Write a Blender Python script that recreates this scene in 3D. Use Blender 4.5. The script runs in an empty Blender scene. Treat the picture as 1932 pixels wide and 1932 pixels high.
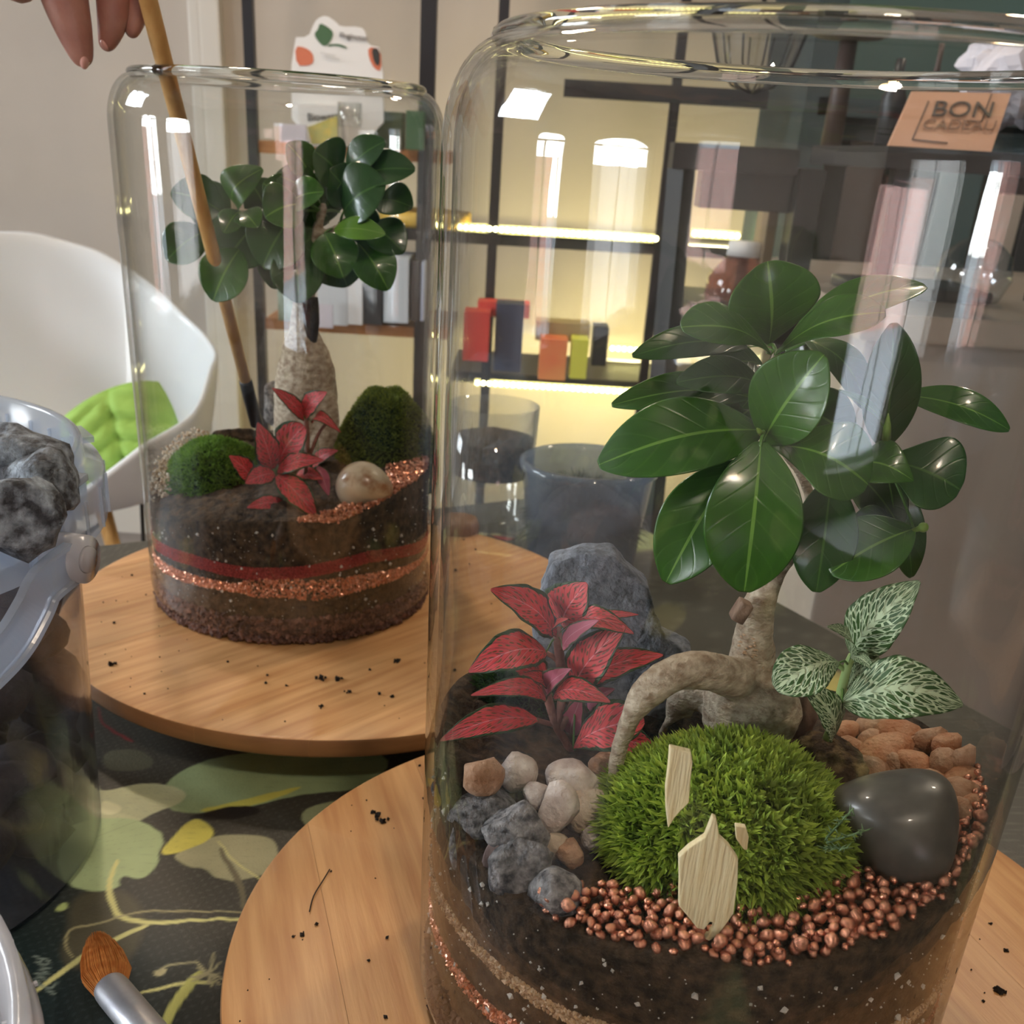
import bpy, bmesh, math, random
import numpy as np
from mathutils import Vector, Matrix, noise
random.seed(7)
D = bpy.data; SC = bpy.context.scene; COL = SC.collection
PI = math.pi
# ------------------------------------------------------------------ camera
F, PITCH, ROLL, HC, CX, CY = 1985.9, math.radians(25.503), math.radians(3.438), .3276, -33.99, 252.86
FW = Vector((0, math.cos(PITCH), -math.sin(PITCH)))
_u = Vector((0, math.sin(PITCH), math.cos(PITCH)))
RT = Vector((1, 0, 0)) * math.cos(ROLL) + _u * math.sin(ROLL)
UP = Vector((1, 0, 0)) * -math.sin(ROLL) + _u * math.cos(ROLL)
CAM = Vector((0, 0, HC))
cd = D.cameras.new('camera'); co = D.objects.new('camera', cd); COL.objects.link(co)
co.matrix_world = Matrix(((RT.x, UP.x, -FW.x, 0), (RT.y, UP.y, -FW.y, 0), (RT.z, UP.z, -FW.z, HC), (0, 0, 0, 1)))
cd.sensor_width = 36; cd.lens = 36 * F / 1932; cd.shift_x = -CX / 1932; cd.shift_y = CY / 1932
cd.clip_start = .01; cd.clip_end = 60
cd.dof.use_dof = True; cd.dof.focus_distance = .34; cd.dof.aperture_fstop = 28
SC.camera = co
# ------------------------------------------------------------------ world, exposure, lights
SC.view_settings.view_transform = 'Standard'; SC.view_settings.look = 'None'
SC.view_settings.exposure = 0.5; SC.view_settings.gamma = 1
SC.view_settings.use_curve_mapping = False
cy = SC.cycles
cy.use_denoising = True; cy.max_bounces = 10; cy.transparent_max_bounces = 48; cy.diffuse_bounces = 4
cy.glossy_bounces = 4; cy.transmission_bounces = 8; cy.caustics_reflective = False; cy.caustics_refractive = False
cy.sample_clamp_indirect = 4; cy.sample_clamp_direct = 0; cy.blur_glossy = .5
try:
    cy.denoiser = 'OPENIMAGEDENOISE'; cy.denoising_input_passes = 'RGB_ALBEDO_NORMAL'
except Exception: pass
W = D.worlds.new('sky'); SC.world = W; W.use_nodes = True
wn = W.node_tree; bg = wn.nodes['Background']
tc = wn.nodes.new('ShaderNodeTexCoord'); sx = wn.nodes.new('ShaderNodeSeparateXYZ'); cr = wn.nodes.new('ShaderNodeValToRGB')
wn.links.new(tc.outputs['Generated'], sx.inputs[0]); wn.links.new(sx.outputs['Z'], cr.inputs[0]); wn.links.new(cr.outputs[0], bg.inputs[0])
cr.color_ramp.elements[0].position = 0; cr.color_ramp.elements[0].color = (.95, .98, 1, 1)
cr.color_ramp.elements[1].position = .7; cr.color_ramp.elements[1].color = (.72, .84, 1, 1)
bg.inputs[1].default_value = 26.0
# room numbers (table cloth is z = 0, floor at -.75)
RX0, RX1, RY0, RY1, RZ0, RZ1 = -3.4, 3.2, -3.0, 2.9, -.75, 2.2
def light(name, kind, loc, energy, color=(1, 1, 1), size=1, size_y=None, to=None, portal=False):
    l = D.lights.new(name, kind); l.energy = energy; l.color = color
    if kind == 'AREA':
        l.size = size
        if size_y: l.shape = 'RECTANGLE'; l.size_y = size_y
        if portal: l.cycles.is_portal = True
    else: l.shadow_soft_size = size
    o = D.objects.new(name, l); COL.objects.link(o); o.location = loc
    if to is not None: o.rotation_euler = (Vector(to) - Vector(loc)).to_track_quat('-Z', 'Y').to_euler()
    return o
# windows: (wall, centre along wall, width, z bottom, z spring of the arch, arch rise)
WIN = [('left', -1.45, 1.35, -.30, .62, .24), ('left', .30, .6, -.30, .60, .18), ('left', 1.5, 1.0, 1.0, 1.9, .08), ('rear', 1.1, 1.0, -.6, .33, .05)]  # the high left window is unseen, added for more daylight from the side
for side, c_, w_, z0, z1, ah in WIN:
    h = z1 - z0 + ah
    if side == 'left': light('window_daylight', 'AREA', (RX0 - .02, c_, z0 + h / 2), 1, (1, 1, 1), w_, h, (0, c_, z0 + h / 2), True)
    else: light('window_daylight', 'AREA', (c_, RY0 - .02, z0 + h / 2), 1, (1, 1, 1), w_, h, (c_, 0, z0 + h / 2), True)
# ------------------------------------------------------------------ pixel rays -> world points on real planes
def ray(px, py): return FW + RT * ((px - 966 - CX) / F) - UP * ((py - 966 - CY) / F)
def at(px, py, y):
    v = ray(px, py); return CAM + v * (y / v.y)
def onz(px, py, z):
    v = ray(px, py); return CAM + v * ((z - HC) / v.z)
def mpp(p): return (Vector(p) - CAM).dot(FW) / F       # metres per pixel at p
# ------------------------------------------------------------------ materials
def nn(t, k, **kw):
    n = t.nodes.new(k)
    for a, b in kw.items(): setattr(n, a, b)
    return n
MC = {}
def mat(name, col, rough=.5, metal=0, var=0, vscale=20, col2=None, bump=0, bscale=80, spec=.5, sss=0, stretch=None, coat=0, trans=0, alpha=1, emit=None, estr=0, detail=4, thr=None):
    if name in MC: return MC[name]
    m = D.materials.new(name); m.use_nodes = True; t = m.node_tree; b = t.nodes['Principled BSDF']
    b.inputs['Base Color'].default_value = (*col, 1); b.inputs['Roughness'].default_value = rough; b.inputs['Metallic'].default_value = metal
    b.inputs['Specular IOR Level'].default_value = spec; b.inputs['Coat Weight'].default_value = coat
    b.inputs['Transmission Weight'].default_value = trans; b.inputs['Alpha'].default_value = alpha
    if sss: b.inputs['Subsurface Weight'].default_value = sss; b.inputs['Subsurface Scale'].default_value = .004
    if emit: b.inputs['Emission Color'].default_value = (*emit, 1); b.inputs['Emission Strength'].default_value = estr
    tc = nn(t, 'ShaderNodeTexCoord'); mp = nn(t, 'ShaderNodeMapping'); t.links.new(tc.outputs['Object'], mp.inputs[0])
    if stretch: mp.inputs['Scale'].default_value = stretch
    if col2:
        no = nn(t, 'ShaderNodeTexNoise'); no.inputs['Scale'].default_value = vscale; no.inputs['Detail'].default_value = detail
        t.links.new(mp.outputs[0], no.inputs[0]); r = nn(t, 'ShaderNodeValToRGB')
        lo, hi = thr or (.5 - .18, .5 + .18)
        r.color_ramp.elements[0].position = lo; r.color_ramp.elements[1].position = hi
        r.color_ramp.elements[0].color = (*col, 1); r.color_ramp.elements[1].color = (*col2, 1)
        t.links.new(no.outputs[0], r.inputs[0]); t.links.new(r.outputs[0], b.inputs['Base Color'])
    if bump:
        n2 = nn(t, 'ShaderNodeTexNoise'); n2.inputs['Scale'].default_value = bscale; n2.inputs['Detail'].default_value = 5
        t.links.new(mp.outputs[0], n2.inputs[0]); bp = nn(t, 'ShaderNodeBump'); bp.inputs['Strength'].default_value = bump; bp.inputs['Distance'].default_value = .002
        t.links.new(n2.outputs[0], bp.inputs['Height']); t.links.new(bp.outputs[0], b.inputs['Normal'])
    MC[name] = m; return m
def s2l(r, g, b):
    f = lambda v: (v / 255 / 12.92) if v <= 10 else ((v / 255 + .055) / 1.055) ** 2.4
    return (f(r), f(g), f(b))
def mth(t, op, a, b=None, c=None, clamp=False):
    n = nn(t, 'ShaderNodeMath', operation=op, use_clamp=clamp)
    for i, v in enumerate((a, b, c)):
        if v is None: continue
        if isinstance(v, (int, float)): n.inputs[i].default_value = v
        else: t.links.new(v, n.inputs[i])
    return n.outputs[0]
def glass_mat(name, tint=(.985, .99, .985), edge=(.42, .44, .40), f0=.045, rough=0., bump=.02, milk=0, milkcol=(.8, .85, .9)):
    m = D.materials.new(name); m.use_nodes = True; t = m.node_tree; t.nodes.clear()
    out = nn(t, 'ShaderNodeOutputMaterial'); lw = nn(t, 'ShaderNodeLayerWeight'); lw.inputs[0].default_value = .5
    fc = lw.outputs['Facing']
    fr = mth(t, 'MULTIPLY_ADD', mth(t, 'POWER', fc, 5), 1 - f0, f0, True)
    tr = nn(t, 'ShaderNodeBsdfTransparent'); mx = nn(t, 'ShaderNodeMix', data_type='RGBA')
    mx.inputs[6].default_value = (*tint, 1); mx.inputs[7].default_value = (*edge, 1)
    t.links.new(mth(t, 'POWER', fc, 7), mx.inputs[0]); t.links.new(mx.outputs[2], tr.inputs[0])
    gl = nn(t, 'ShaderNodeBsdfGlossy'); gl.inputs['Roughness'].default_value = rough
    tc = nn(t, 'ShaderNodeTexCoord'); mp = nn(t, 'ShaderNodeMapping'); mp.inputs['Scale'].default_value = (1, 1, .12)
    no = nn(t, 'ShaderNodeTexNoise'); no.inputs['Scale'].default_value = 60; no.inputs['Detail'].default_value = 2
    bp = nn(t, 'ShaderNodeBump'); bp.inputs['Strength'].default_value = bump; bp.inputs['Distance'].default_value = .01
    t.links.new(tc.outputs['Object'], mp.inputs[0]); t.links.new(mp.outputs[0], no.inputs[0]); t.links.new(no.outputs[0], bp.inputs['Height']); t.links.new(bp.outputs[0], gl.inputs['Normal'])
    a = nn(t, 'ShaderNodeMixShader'); t.links.new(fr, a.inputs[0])
    if milk:
        di = nn(t, 'ShaderNodeBsdfDiffuse'); di.inputs[0].default_value = (*milkcol, 1)
        tl = nn(t, 'ShaderNodeBsdfTranslucent'); tl.inputs[0].default_value = (*milkcol, 1)
        dt = nn(t, 'ShaderNodeMixShader'); dt.inputs[0].default_value = .45; t.links.new(di.outputs[0], dt.inputs[1]); t.links.new(tl.outputs[0], dt.inputs[2])
        mm = nn(t, 'ShaderNodeMixShader'); mm.inputs[0].default_value = milk
        t.links.new(tr.outputs[0], mm.inputs[1]); t.links.new(dt.outputs[0], mm.inputs[2]); t.links.new(mm.outputs[0], a.inputs[1])
    else: t.links.new(tr.outputs[0], a.inputs[1])
    t.links.new(gl.outputs[0], a.inputs[2]); t.links.new(a.outputs[0], out.inputs[0]); return m
def uvn(t):
    u = nn(t, 'ShaderNodeUVMap'); u.uv_map = 'UVMap'; s = nn(t, 'ShaderNodeSeparateXYZ'); t.links.new(u.outputs[0], s.inputs[0])
    return s.outputs['X'], s.outputs['Y'], u.outputs[0]
def leaf_mat(name, ca, cb, cvein, nlat=7, vw=.18, slope=.55, rough=.28, coat=0, dots=None, edgecol=None, jag=0., midw=.05, sss=.0, bmp=.15, latk=.09):
    """leaf: midrib + lateral veins drawn from the leaf's own UV (u across -1..1, v along 0..1)"""
    m = D.materials.new(name); m.use_nodes = True; t = m.node_tree; b = t.nodes['Principled BSDF']
    U, V, uv = uvn(t)
    no = nn(t, 'ShaderNodeTexNoise'); no.inputs['Scale'].default_value = 9; no.inputs['Detail'].default_value = 3; t.links.new(uv, no.inputs[0])
    nz = mth(t, 'SUBTRACT', no.outputs[0], .5)
    au = mth(t, 'ABSOLUTE', U)
    ph = mth(t, 'MULTIPLY', mth(t, 'SUBTRACT', V, mth(t, 'MULTIPLY', au, slope * .5)), nlat)
    ph = mth(t, 'ADD', ph, mth(t, 'MULTIPLY', nz, jag))
    fr = mth(t, 'ABSOLUTE', mth(t, 'SUBTRACT', mth(t, 'FRACT', ph), .5))
    lat = mth(t, 'LESS_THAN', fr, vw * .5) if vw > .3 else mth(t, 'SUBTRACT', 1, mth(t, 'DIVIDE', fr, vw), None, True)
    mid = mth(t, 'SUBTRACT', 1, mth(t, 'DIVIDE', au, midw), None, True)
    mid = mth(t, 'GREATER_THAN', mid, .25)
    base = nn(t, 'ShaderNodeMix', data_type='RGBA'); base.inputs[6].default_value = (*ca, 1); base.inputs[7].default_value = (*cb, 1)
    n3 = nn(t, 'ShaderNodeTexNoise'); n3.inputs['Scale'].default_value = 2.5; t.links.new(uv, n3.inputs[0]); t.links.new(n3.outputs[0], base.inputs[0])
    cur = base.outputs[2]
    def over(cur, fac, col):
        x = nn(t, 'ShaderNodeMix', data_type='RGBA'); x.inputs[7].default_value = (*col, 1)
        t.links.new(cur, x.inputs[6])
        if isinstance(fac, (int, float)): x.inputs[0].default_value = fac
        else: t.links.new(fac, x.inputs[0])
        return x.outputs[2]
    if dots:
        vo = nn(t, 'ShaderNodeTexVoronoi', voronoi_dimensions='2D'); mp = nn(t, 'ShaderNodeCombineXYZ')
        t.links.new(mth(t, 'MULTIPLY', U, 3.6), mp.inputs[0]); t.links.new(mth(t, 'MULTIPLY', mth(t, 'SUBTRACT', V, mth(t, 'MULTIPLY', au, .3)), 13), mp.inputs[1])
        vo.inputs['Scale'].default_value = 1; t.links.new(mp.outputs[0], vo.inputs[0])
        dd = mth(t, 'SUBTRACT', 1, mth(t, 'MULTIPLY', vo.outputs['Distance'], 3.4), None, True)
        cur = over(cur, mth(t, 'MULTIPLY', mth(t, 'MINIMUM', mth(t, 'MULTIPLY', dd, 2.2), 1), .85), dots)
    cur = over(cur, mth(t, 'MULTIPLY', lat, latk if not jag else 1), cvein)
    if jag:   # fine side branches
        vo = nn(t, 'ShaderNodeTexVoronoi', voronoi_dimensions='2D', feature='DISTANCE_TO_EDGE'); mp = nn(t, 'ShaderNodeCombineXYZ')
        t.links.new(mth(t, 'MULTIPLY', U, 3.5), mp.inputs[0]); t.links.new(mth(t, 'MULTIPLY', mth(t, 'SUBTRACT', V, mth(t, 'MULTIPLY', au, .35)), 17), mp.inputs[1]); vo.inputs['Scale'].default_value = 1
        t.links.new(mp.outputs[0], vo.inputs[0])
        cur = over(cur, mth(t, 'MULTIPLY', mth(t, 'LESS_THAN', vo.outputs['Distance'], .1), mth(t, 'LESS_THAN', au, .9)), cvein)
    cur = over(cur, mid, cvein)
    if edgecol:
        e = mth(t, 'ADD', mth(t, 'POWER', au, 3), mth(t, 'MULTIPLY', nz, .5))
        cur = over(cur, mth(t, 'GREATER_THAN', e, .52), edgecol)
    t.links.new(cur, b.inputs['Base Color']); b.inputs['Roughness'].default_value = rough; b.inputs['Coat Weight'].default_value = coat
    b.inputs['Coat Roughness'].default_value = .1
    bp = nn(t, 'ShaderNodeBump'); bp.inputs['Strength'].default_value = bmp; bp.inputs['Distance'].default_value = .0006; bp.invert = True
    t.links.new(mth(t, 'ADD', lat, mid), bp.inputs['Height']); t.links.new(bp.outputs[0], b.inputs['Normal'])
    # light passing through the blade
    tl = nn(t, 'ShaderNodeBsdfTranslucent'); t.links.new(cur, tl.inputs[0]); ms = nn(t, 'ShaderNodeMixShader'); ms.inputs[0].default_value = .2
    out = t.nodes['Material Output']; t.links.new(b.outputs[0], ms.inputs[1]); t.links.new(tl.outputs[0], ms.inputs[2]); t.links.new(ms.outputs[0], out.inputs[0])
    return m
def attr_mat(name, rough=.6, metal=0, bump=0, bscale=200, transl=0, spec=.5):
    m = D.materials.new(name); m.use_nodes = True; t = m.node_tree; b = t.nodes['Principled BSDF']
    a = nn(t, 'ShaderNodeAttribute', attribute_name='Col'); t.links.new(a.outputs[0], b.inputs['Base Color'])
    b.inputs['Roughness'].default_value = rough; b.inputs['Metallic'].default_value = metal; b.inputs['Specular IOR Level'].default_value = spec
    if bump:
        no = nn(t, 'ShaderNodeTexNoise'); no.inputs['Scale'].default_value = bscale; tc = nn(t, 'ShaderNodeTexCoord'); t.links.new(tc.outputs['Object'], no.inputs[0])
        bp = nn(t, 'ShaderNodeBump'); bp.inputs['Strength'].default_value = bump; bp.inputs['Distance'].default_value = .001; t.links.new(no.outputs[0], bp.inputs['Height']); t.links.new(bp.outputs[0], b.inputs['Normal'])
    if transl:
        tl = nn(t, 'ShaderNodeBsdfTranslucent'); t.links.new(a.outputs[0], tl.inputs[0]); ms = nn(t, 'ShaderNodeMixShader'); ms.inputs[0].default_value = transl
        t.links.new(b.outputs[0], ms.inputs[1]); t.links.new(tl.outputs[0], ms.inputs[2]); t.links.new(ms.outputs[0], t.nodes['Material Output'].inputs[0])
    return m
# ------------------------------------------------------------------ object helpers
def tag(o, label=None, cat=None, group=None, kind=None):
    for k, v in (('label', label), ('category', cat), ('group', group), ('kind', kind)):
        if v: o[k] = v
    return o
def mesh_obj(name, me, m, parent=None, smooth=True):
    o = D.objects.new(name, me); COL.objects.link(o)
    if m and not me.materials: me.materials.append(m)
    if smooth: me.shade_smooth()
    if parent: o.parent = parent; o.matrix_parent_inverse = parent.matrix_basis.inverted()
    return o
def obj(name, bm, m, parent=None, smooth=True):
    me = D.meshes.new(name); bm.to_mesh(me); bm.free(); return mesh_obj(name, me, m, parent, smooth)
def empty(name, loc, label=None, cat=None, group=None):
    o = D.objects.new(name, None); COL.objects.link(o); o.location = loc; o.empty_display_size = .02
    return tag(o, label, cat, group)
def box(bm, c, s, rot=None, bev=0):
    r = bmesh.ops.create_cube(bm, size=1)['verts']
    M = Matrix.Translation(Vector(c)) @ (rot.to_4x4() if rot is not None else Matrix()) @ Matrix.Diagonal((*s, 1))
    bmesh.ops.transform(bm, matrix=M, verts=r)
    if bev:
        es = {e for v in r for e in v.link_edges}; bmesh.ops.bevel(bm, geom=list(es), offset=bev, segments=2, affect='EDGES', profile=.7)
def tube(bm, pts, rads, n=12, cap=True):
    pts = [Vector(p) for p in pts]
    if isinstance(rads, (int, float)): rads = [rads] * len(pts)
    rings = []; prev = None
    for i, p in enumerate(pts):
        d = (pts[min(i + 1, len(pts) - 1)] - pts[max(i - 1, 0)]).normalized()
        a = prev if prev is not None else (Vector((0, 0, 1)) if abs(d.z) < .9 else Vector((1, 0, 0)))
        s = d.cross(a).normalized() if prev is None else (prev - d * prev.dot(d)).normalized()
        if prev is None: pass
        prev = s; w = d.cross(s)
        rings.append([bm.verts.new(p + rads[i] * (s * math.cos(2 * PI * k / n) + w * math.sin(2 * PI * k / n))) for k in range(n)])
    for a, b in zip(rings, rings[1:]):
        for k in range(n): bm.faces.new((a[k], a[(k + 1) % n], b[(k + 1) % n], b[k]))
    if cap: bm.faces.new(rings[0][::-1]); bm.faces.new(rings[-1])
def smoothpath(pts, rads, sub=4):
    P = [Vector(p) for p in pts]; out = []; ro = []
    for i in range(len(P) - 1):
        p0, p1, p2, p3 = P[max(i - 1, 0)], P[i], P[i + 1], P[min(i + 2, len(P) - 1)]
        for k in range(sub):
            t = k / sub
            out.append(.5 * ((2 * p1) + (p2 - p0) * t + (2 * p0 - 5 * p1 + 4 * p2 - p3) * t * t + (3 * p1 - p0 - 3 * p2 + p3) * t ** 3)); ro.append(rads[i] * (1 - t) + rads[i + 1] * t)
    out.append(P[-1]); ro.append(rads[-1]); return out, ro
def lathe(bm, prof, c, n=64, closed=False, ang=None):
    c = Vector(c); rings = []
    for r, z in prof:
        rings.append([bm.verts.new(c + Vector((r * math.cos(2 * PI * k / n), r * math.sin(2 * PI * k / n), z))) for k in range(n)] if r > 1e-6 else [bm.verts.new(c + Vector((0, 0, z)))])
    pr = list(zip(rings, rings[1:]))
    if closed: pr.append((rings[-1], rings[0]))
    for a, b in pr:
        for k in range(n):
            k2 = (k + 1) % n
            if len(a) == 1 and len(b) == 1: continue
            if len(a) == 1: bm.faces.new((a[0], b[k2], b[k]))
            elif len(b) == 1: bm.faces.new((a[k], a[k2], b[0]))
            else: bm.faces.new((a[k], a[k2], b[k2], b[k]))
def mods(o, *l):
    for k, kw in l:
        md = o.modifiers.new(k.lower(), k)
        for a, b in kw.items(): setattr(md, a, b)
    return o
def nvec(p, s, seed=0):
    return noise.noise_vector(Vector(p) * s + Vector((seed * 3.1, seed * 7.7, seed * 1.3)))
def rock_bm(c, rx, ry, rz, seed, sub=3, rough=.18, cuts=7, rot=None):
    bm = bmesh.new(); rnd = random.Random(seed)
    vs = bmesh.ops.create_icosphere(bm, subdivisions=sub, radius=1)['verts']
    for _ in range(cuts):   # facet planes
        n = Vector((rnd.gauss(0, 1), rnd.gauss(0, 1), rnd.gauss(0, 1))).normalized(); d = rnd.uniform(.62, .85)
        for v in vs:
            e = v.co.dot(n) - d
            if e > 0: v.co -= n * e * .92
    for v in vs:
        v.co *= 1 + rough * (noise.noise(v.co * 1.3 + Vector((seed, seed * .7, 0))) + .4 * noise.noise(v.co * 4 + Vector((0, seed, 1))))
    M = (rot or Matrix.Rotation(rnd.uniform(0, 6), 3, 'Z')).to_4x4()
    for v in vs: v.co = Vector((v.co.x * rx, v.co.y * ry, v.co.z * rz)); v.co = M @ v.co + Vector(c)
    return bm
def frombuf(name, verts, faces, m, parent=None, cols=None, smooth=False):
    me = D.meshes.new(name); me.from_pydata(np.asarray(verts).tolist() if not isinstance(verts, list) else verts, [], np.asarray(faces).tolist() if not isinstance(faces, list) else faces)
    if cols is not None:
        ca = me.color_attributes.new('Col', 'FLOAT_COLOR', 'POINT'); a = np.ones((len(verts), 4), np.float32); a[:, :3] = cols; ca.data.foreach_set('color', a.ravel())
    return mesh_obj(name, me, m, parent, smooth)
def grains(name, pts, rad, m, parent, cols=None, seed=0, squash=.8):
    """many tiny grains joined to one mesh: jittered octahedra"""
    rs = np.random.RandomState(seed); pts = np.array([tuple(p) for p in pts]); n = len(pts)
    base = np.array([(1, 0, 0), (0, 1, 0), (-1, 0, 0), (0, -1, 0), (0, 0, 1), (0, 0, -1)], float)
    fc = np.array([(0, 1, 4), (1, 2, 4), (2, 3, 4), (3, 0, 4), (1, 0, 5), (2, 1, 5), (3, 2, 5), (0, 3, 5)])
    q = rs.normal(size=(n, 4)); q /= np.linalg.norm(q, axis=1)[:, None]; w, x, y, z = q.T
    R = np.stack([1 - 2 * (y * y + z * z), 2 * (x * y - z * w), 2 * (x * z + y * w), 2 * (x * y + z * w), 1 - 2 * (x * x + z * z), 2 * (y * z - x * w), 2 * (x * z - y * w), 2 * (y * z + x * w), 1 - 2 * (x * x + y * y)], -1).reshape(n, 3, 3)
    r = np.asarray(rad) * np.ones(n)
    V = base[None] * rs.uniform(.7, 1.25, (n, 6, 1)) * r[:, None, None]
    V = np.einsum('nij,nkj->nki', R, V) + pts[:, None]
    Fc = fc[None] + (np.arange(n) * 6)[:, None, None]
    c = None
    if cols is not None: c = np.repeat(np.array(cols), 6, 0)
    o = frombuf(name, V.reshape(-1, 3), Fc.reshape(-1, 3), m, parent, c); o['kind'] = 'stuff'; return o
# ------------------------------------------------------------------ leaves
SHAPES = {
    'ficus': lambda t: max(0, math.sin(PI * t ** 1.1)) ** .58 if t < 1 else 0,
    'obov': lambda t: (max(0, t) ** .95 * 1.55 if t < .62 else .985 * math.sqrt(max(0, 1 - ((t - .62) / .38) ** 2.6))) if t < 1 else 0,
    'fit': lambda t: max(0, math.sin(PI * t ** .85)) ** .75,
    'lance': lambda t: max(0, math.sin(PI * t ** .9)) ** .9,
}
def leaf(parent, base, tip, width, m, shape='ficus', face=None, curl=.12, fold=.18, roll=0, wav=0, name='leaf', n=14, k=3, stem=None, stemmat=None):
    base, tip = Vector(base), Vector(tip); ax = tip - base; L = ax.length; ax.normalize()
    nrm = face or (CAM - (base + tip) / 2).normalized() * .75 + Vector((0, -.1, .55))
    nrm = (nrm - ax * nrm.dot(ax)).normalized(); nrm = Matrix.Rotation(roll, 3, ax) @ nrm
    s = ax.cross(nrm).normalized(); fn = SHAPES[shape]; W = width / 2
    bm = bmesh.new(); uvl = bm.loops.layers.uv.new('UVMap'); rows = []
    seed = random.random() * 50
    for i in range(n + 1):
        t = i / n; te = min(max(t, .012), .992); w = W * fn(te)
        arch = math.sin(PI * t) * curl * L - (t ** 2.2) * curl * .5 * L + curl * .5 * L * t
        row = []
        for j in range(-k, k + 1):
            u = j / k
            p = base + ax * (L * t) + nrm * arch + s * (u * w) + nrm * (fold * abs(u) ** 1.3 * w)
            if wav: p += nrm * (wav * w * abs(u) * math.sin(t * 21 + seed + (2 if u > 0 else 0))) + s * (wav * .35 * w * u * math.sin(t * 34 + seed))
            row.append((bm.verts.new(p), u, t))
        rows.append(row)
    for a, b in zip(rows, rows[1:]):
        for q in range(2 * k):
            f = bm.faces.new((a[q][0], a[q + 1][0], b[q + 1][0], b[q][0]))
            for lp, src in zip(f.loops, (a[q], a[q + 1], b[q + 1], b[q])): lp[uvl].uv = (src[1], src[2])
    o = obj(name, bm, m, parent)
    mods(o, ('SOLIDIFY', dict(thickness=max(.0003, width * .012), offset=0)), ('SUBSURF', dict(levels=1, render_levels=1)))
    if stem is not None:
        b2 = bmesh.new(); st = Vector(stem); md = (st + base) / 2 + Vector((0, 0, .001)); pp, rr = smoothpath([st, md, base, base + ax * L * .06], [width * .022] * 2 + [width * .018, width * .01], 3)
        tube(b2, pp, rr, 6); obj('leaf_stalk', b2, stemmat or m, o)
    return o
# ================================================================== MATERIALS
M_glass = glass_mat('clear_glass', f0=.05, bump=.035)
M_frost = glass_mat('milky_plastic', tint=(.9, .93, .96), edge=(.75, .8, .88), f0=.045, rough=.18, milk=.42, milkcol=(.72, .79, .9), bump=.05)
M_frost2 = glass_mat('milky_plastic_dense', tint=(.9, .9, .9), edge=(.8, .8, .8), rough=.2, milk=.8, milkcol=(.8, .8, .84), bump=.03)
M_body = glass_mat('milky_plastic_body', tint=(.84, .86, .92), edge=(.5, .5, .55), rough=.15, milk=.16, milkcol=(.5, .52, .6), bump=.05)
M_wood = mat('bamboo', s2l(196, 140, 88), .42, 0, col2=s2l(222, 172, 116), vscale=12, stretch=(1, 14, 6), bump=.06, bscale=60, coat=.15)
M_woodedge = mat('bamboo_edge', s2l(150, 104, 64), .5, col2=s2l(178, 128, 82), vscale=10, stretch=(2, 2, 10), coat=.1)
M_soil = mat('soil', (.022, .014, .008), .95, col2=(.13, .08, .046), vscale=220, bump=1, bscale=400, thr=(.35, .75))
M_stick = mat('bamboo_stick', s2l(210, 166, 104), .4, col2=s2l(188, 140, 80), vscale=20, stretch=(8, 8, 1))
M_black = mat('black_paint', (.012, .012, .014), .45)
M_bmetal = mat('black_metal', (.018, .018, .022), .4, .2)
M_skin = mat('skin', s2l(182, 132, 116), .45, col2=s2l(158, 104, 90), vscale=60, bump=.15, bscale=500, sss=.2)
M_nail = mat('nail', s2l(214, 160, 148), .25)
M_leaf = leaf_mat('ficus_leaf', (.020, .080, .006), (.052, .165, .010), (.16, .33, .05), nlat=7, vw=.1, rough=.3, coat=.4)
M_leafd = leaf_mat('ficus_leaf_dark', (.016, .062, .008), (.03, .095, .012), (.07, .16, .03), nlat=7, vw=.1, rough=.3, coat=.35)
M_leafl = leaf_mat('ficus_leaf_young', (.09, .22, .012), (.14, .30, .02), (.22, .36, .06), nlat=7, vw=.1, rough=.3, coat=.4)
M_stalk = mat('leaf_stalk', (.08, .18, .03), .4)
M_red = leaf_mat('red_fittonia_leaf', (.66, .045, .06), (.80, .10, .10), (.92, .28, .32), nlat=9, vw=.14, slope=.8, rough=.5, dots=(.05, .07, .012), edgecol=(.03, .065, .018), midw=.04, bmp=.8, latk=.6)
M_white = leaf_mat('white_fittonia_leaf', (.02, .07, .012), (.045, .12, .02), (.62, .74, .48), nlat=9, vw=.2, slope=.75, rough=.5, jag=.9, midw=.13, bmp=.8)
M_rstem = mat('red_stem', s2l(120, 80, 66), .6, col2=s2l(150, 100, 90), vscale=300, bump=.4, bscale=500)
M_bark = mat('bark', s2l(206, 192, 170), .7, col2=s2l(146, 124, 102), vscale=230, bump=.7, bscale=600, stretch=(1, 1, 1.6), detail=8)
M_barkd = mat('bark_dark', s2l(110, 82, 68), .8, col2=s2l(150, 124, 104), vscale=90, bump=.8, bscale=300)
M_copper = mat('copper_gravel', (.76, .33, .21), .26, .85, col2=(.86, .42, .28), vscale=300, bump=.3, bscale=700)
M_grock = mat('grey_rock', s2l(66, 64, 68), .8, col2=s2l(176, 172, 172), vscale=330, bump=1, bscale=700, detail=8)
M_wrock = mat('white_rock', s2l(196, 176, 164), .6, col2=s2l(236, 226, 218), vscale=160, bump=.8, bscale=500)
M_trock = mat('tan_rock', s2l(178, 128, 92), .6, col2=s2l(214, 176, 146), vscale=170, bump=.8, bscale=500)
M_slate = mat('slate', s2l(88, 92, 102), .85, col2=s2l(150, 156, 168), vscale=240, bump=1, bscale=520, detail=9)
M_pebble = mat('dark_pebble', (.07, .062, .052), .38, col2=(.11, .098, .08), vscale=120, coat=.15, bump=.04, bscale=300)
M_beige = mat('beige_stone', s2l(222, 202, 172), .3, col2=s2l(166, 116, 76), vscale=75, thr=(.5, .66), coat=.3)
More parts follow.
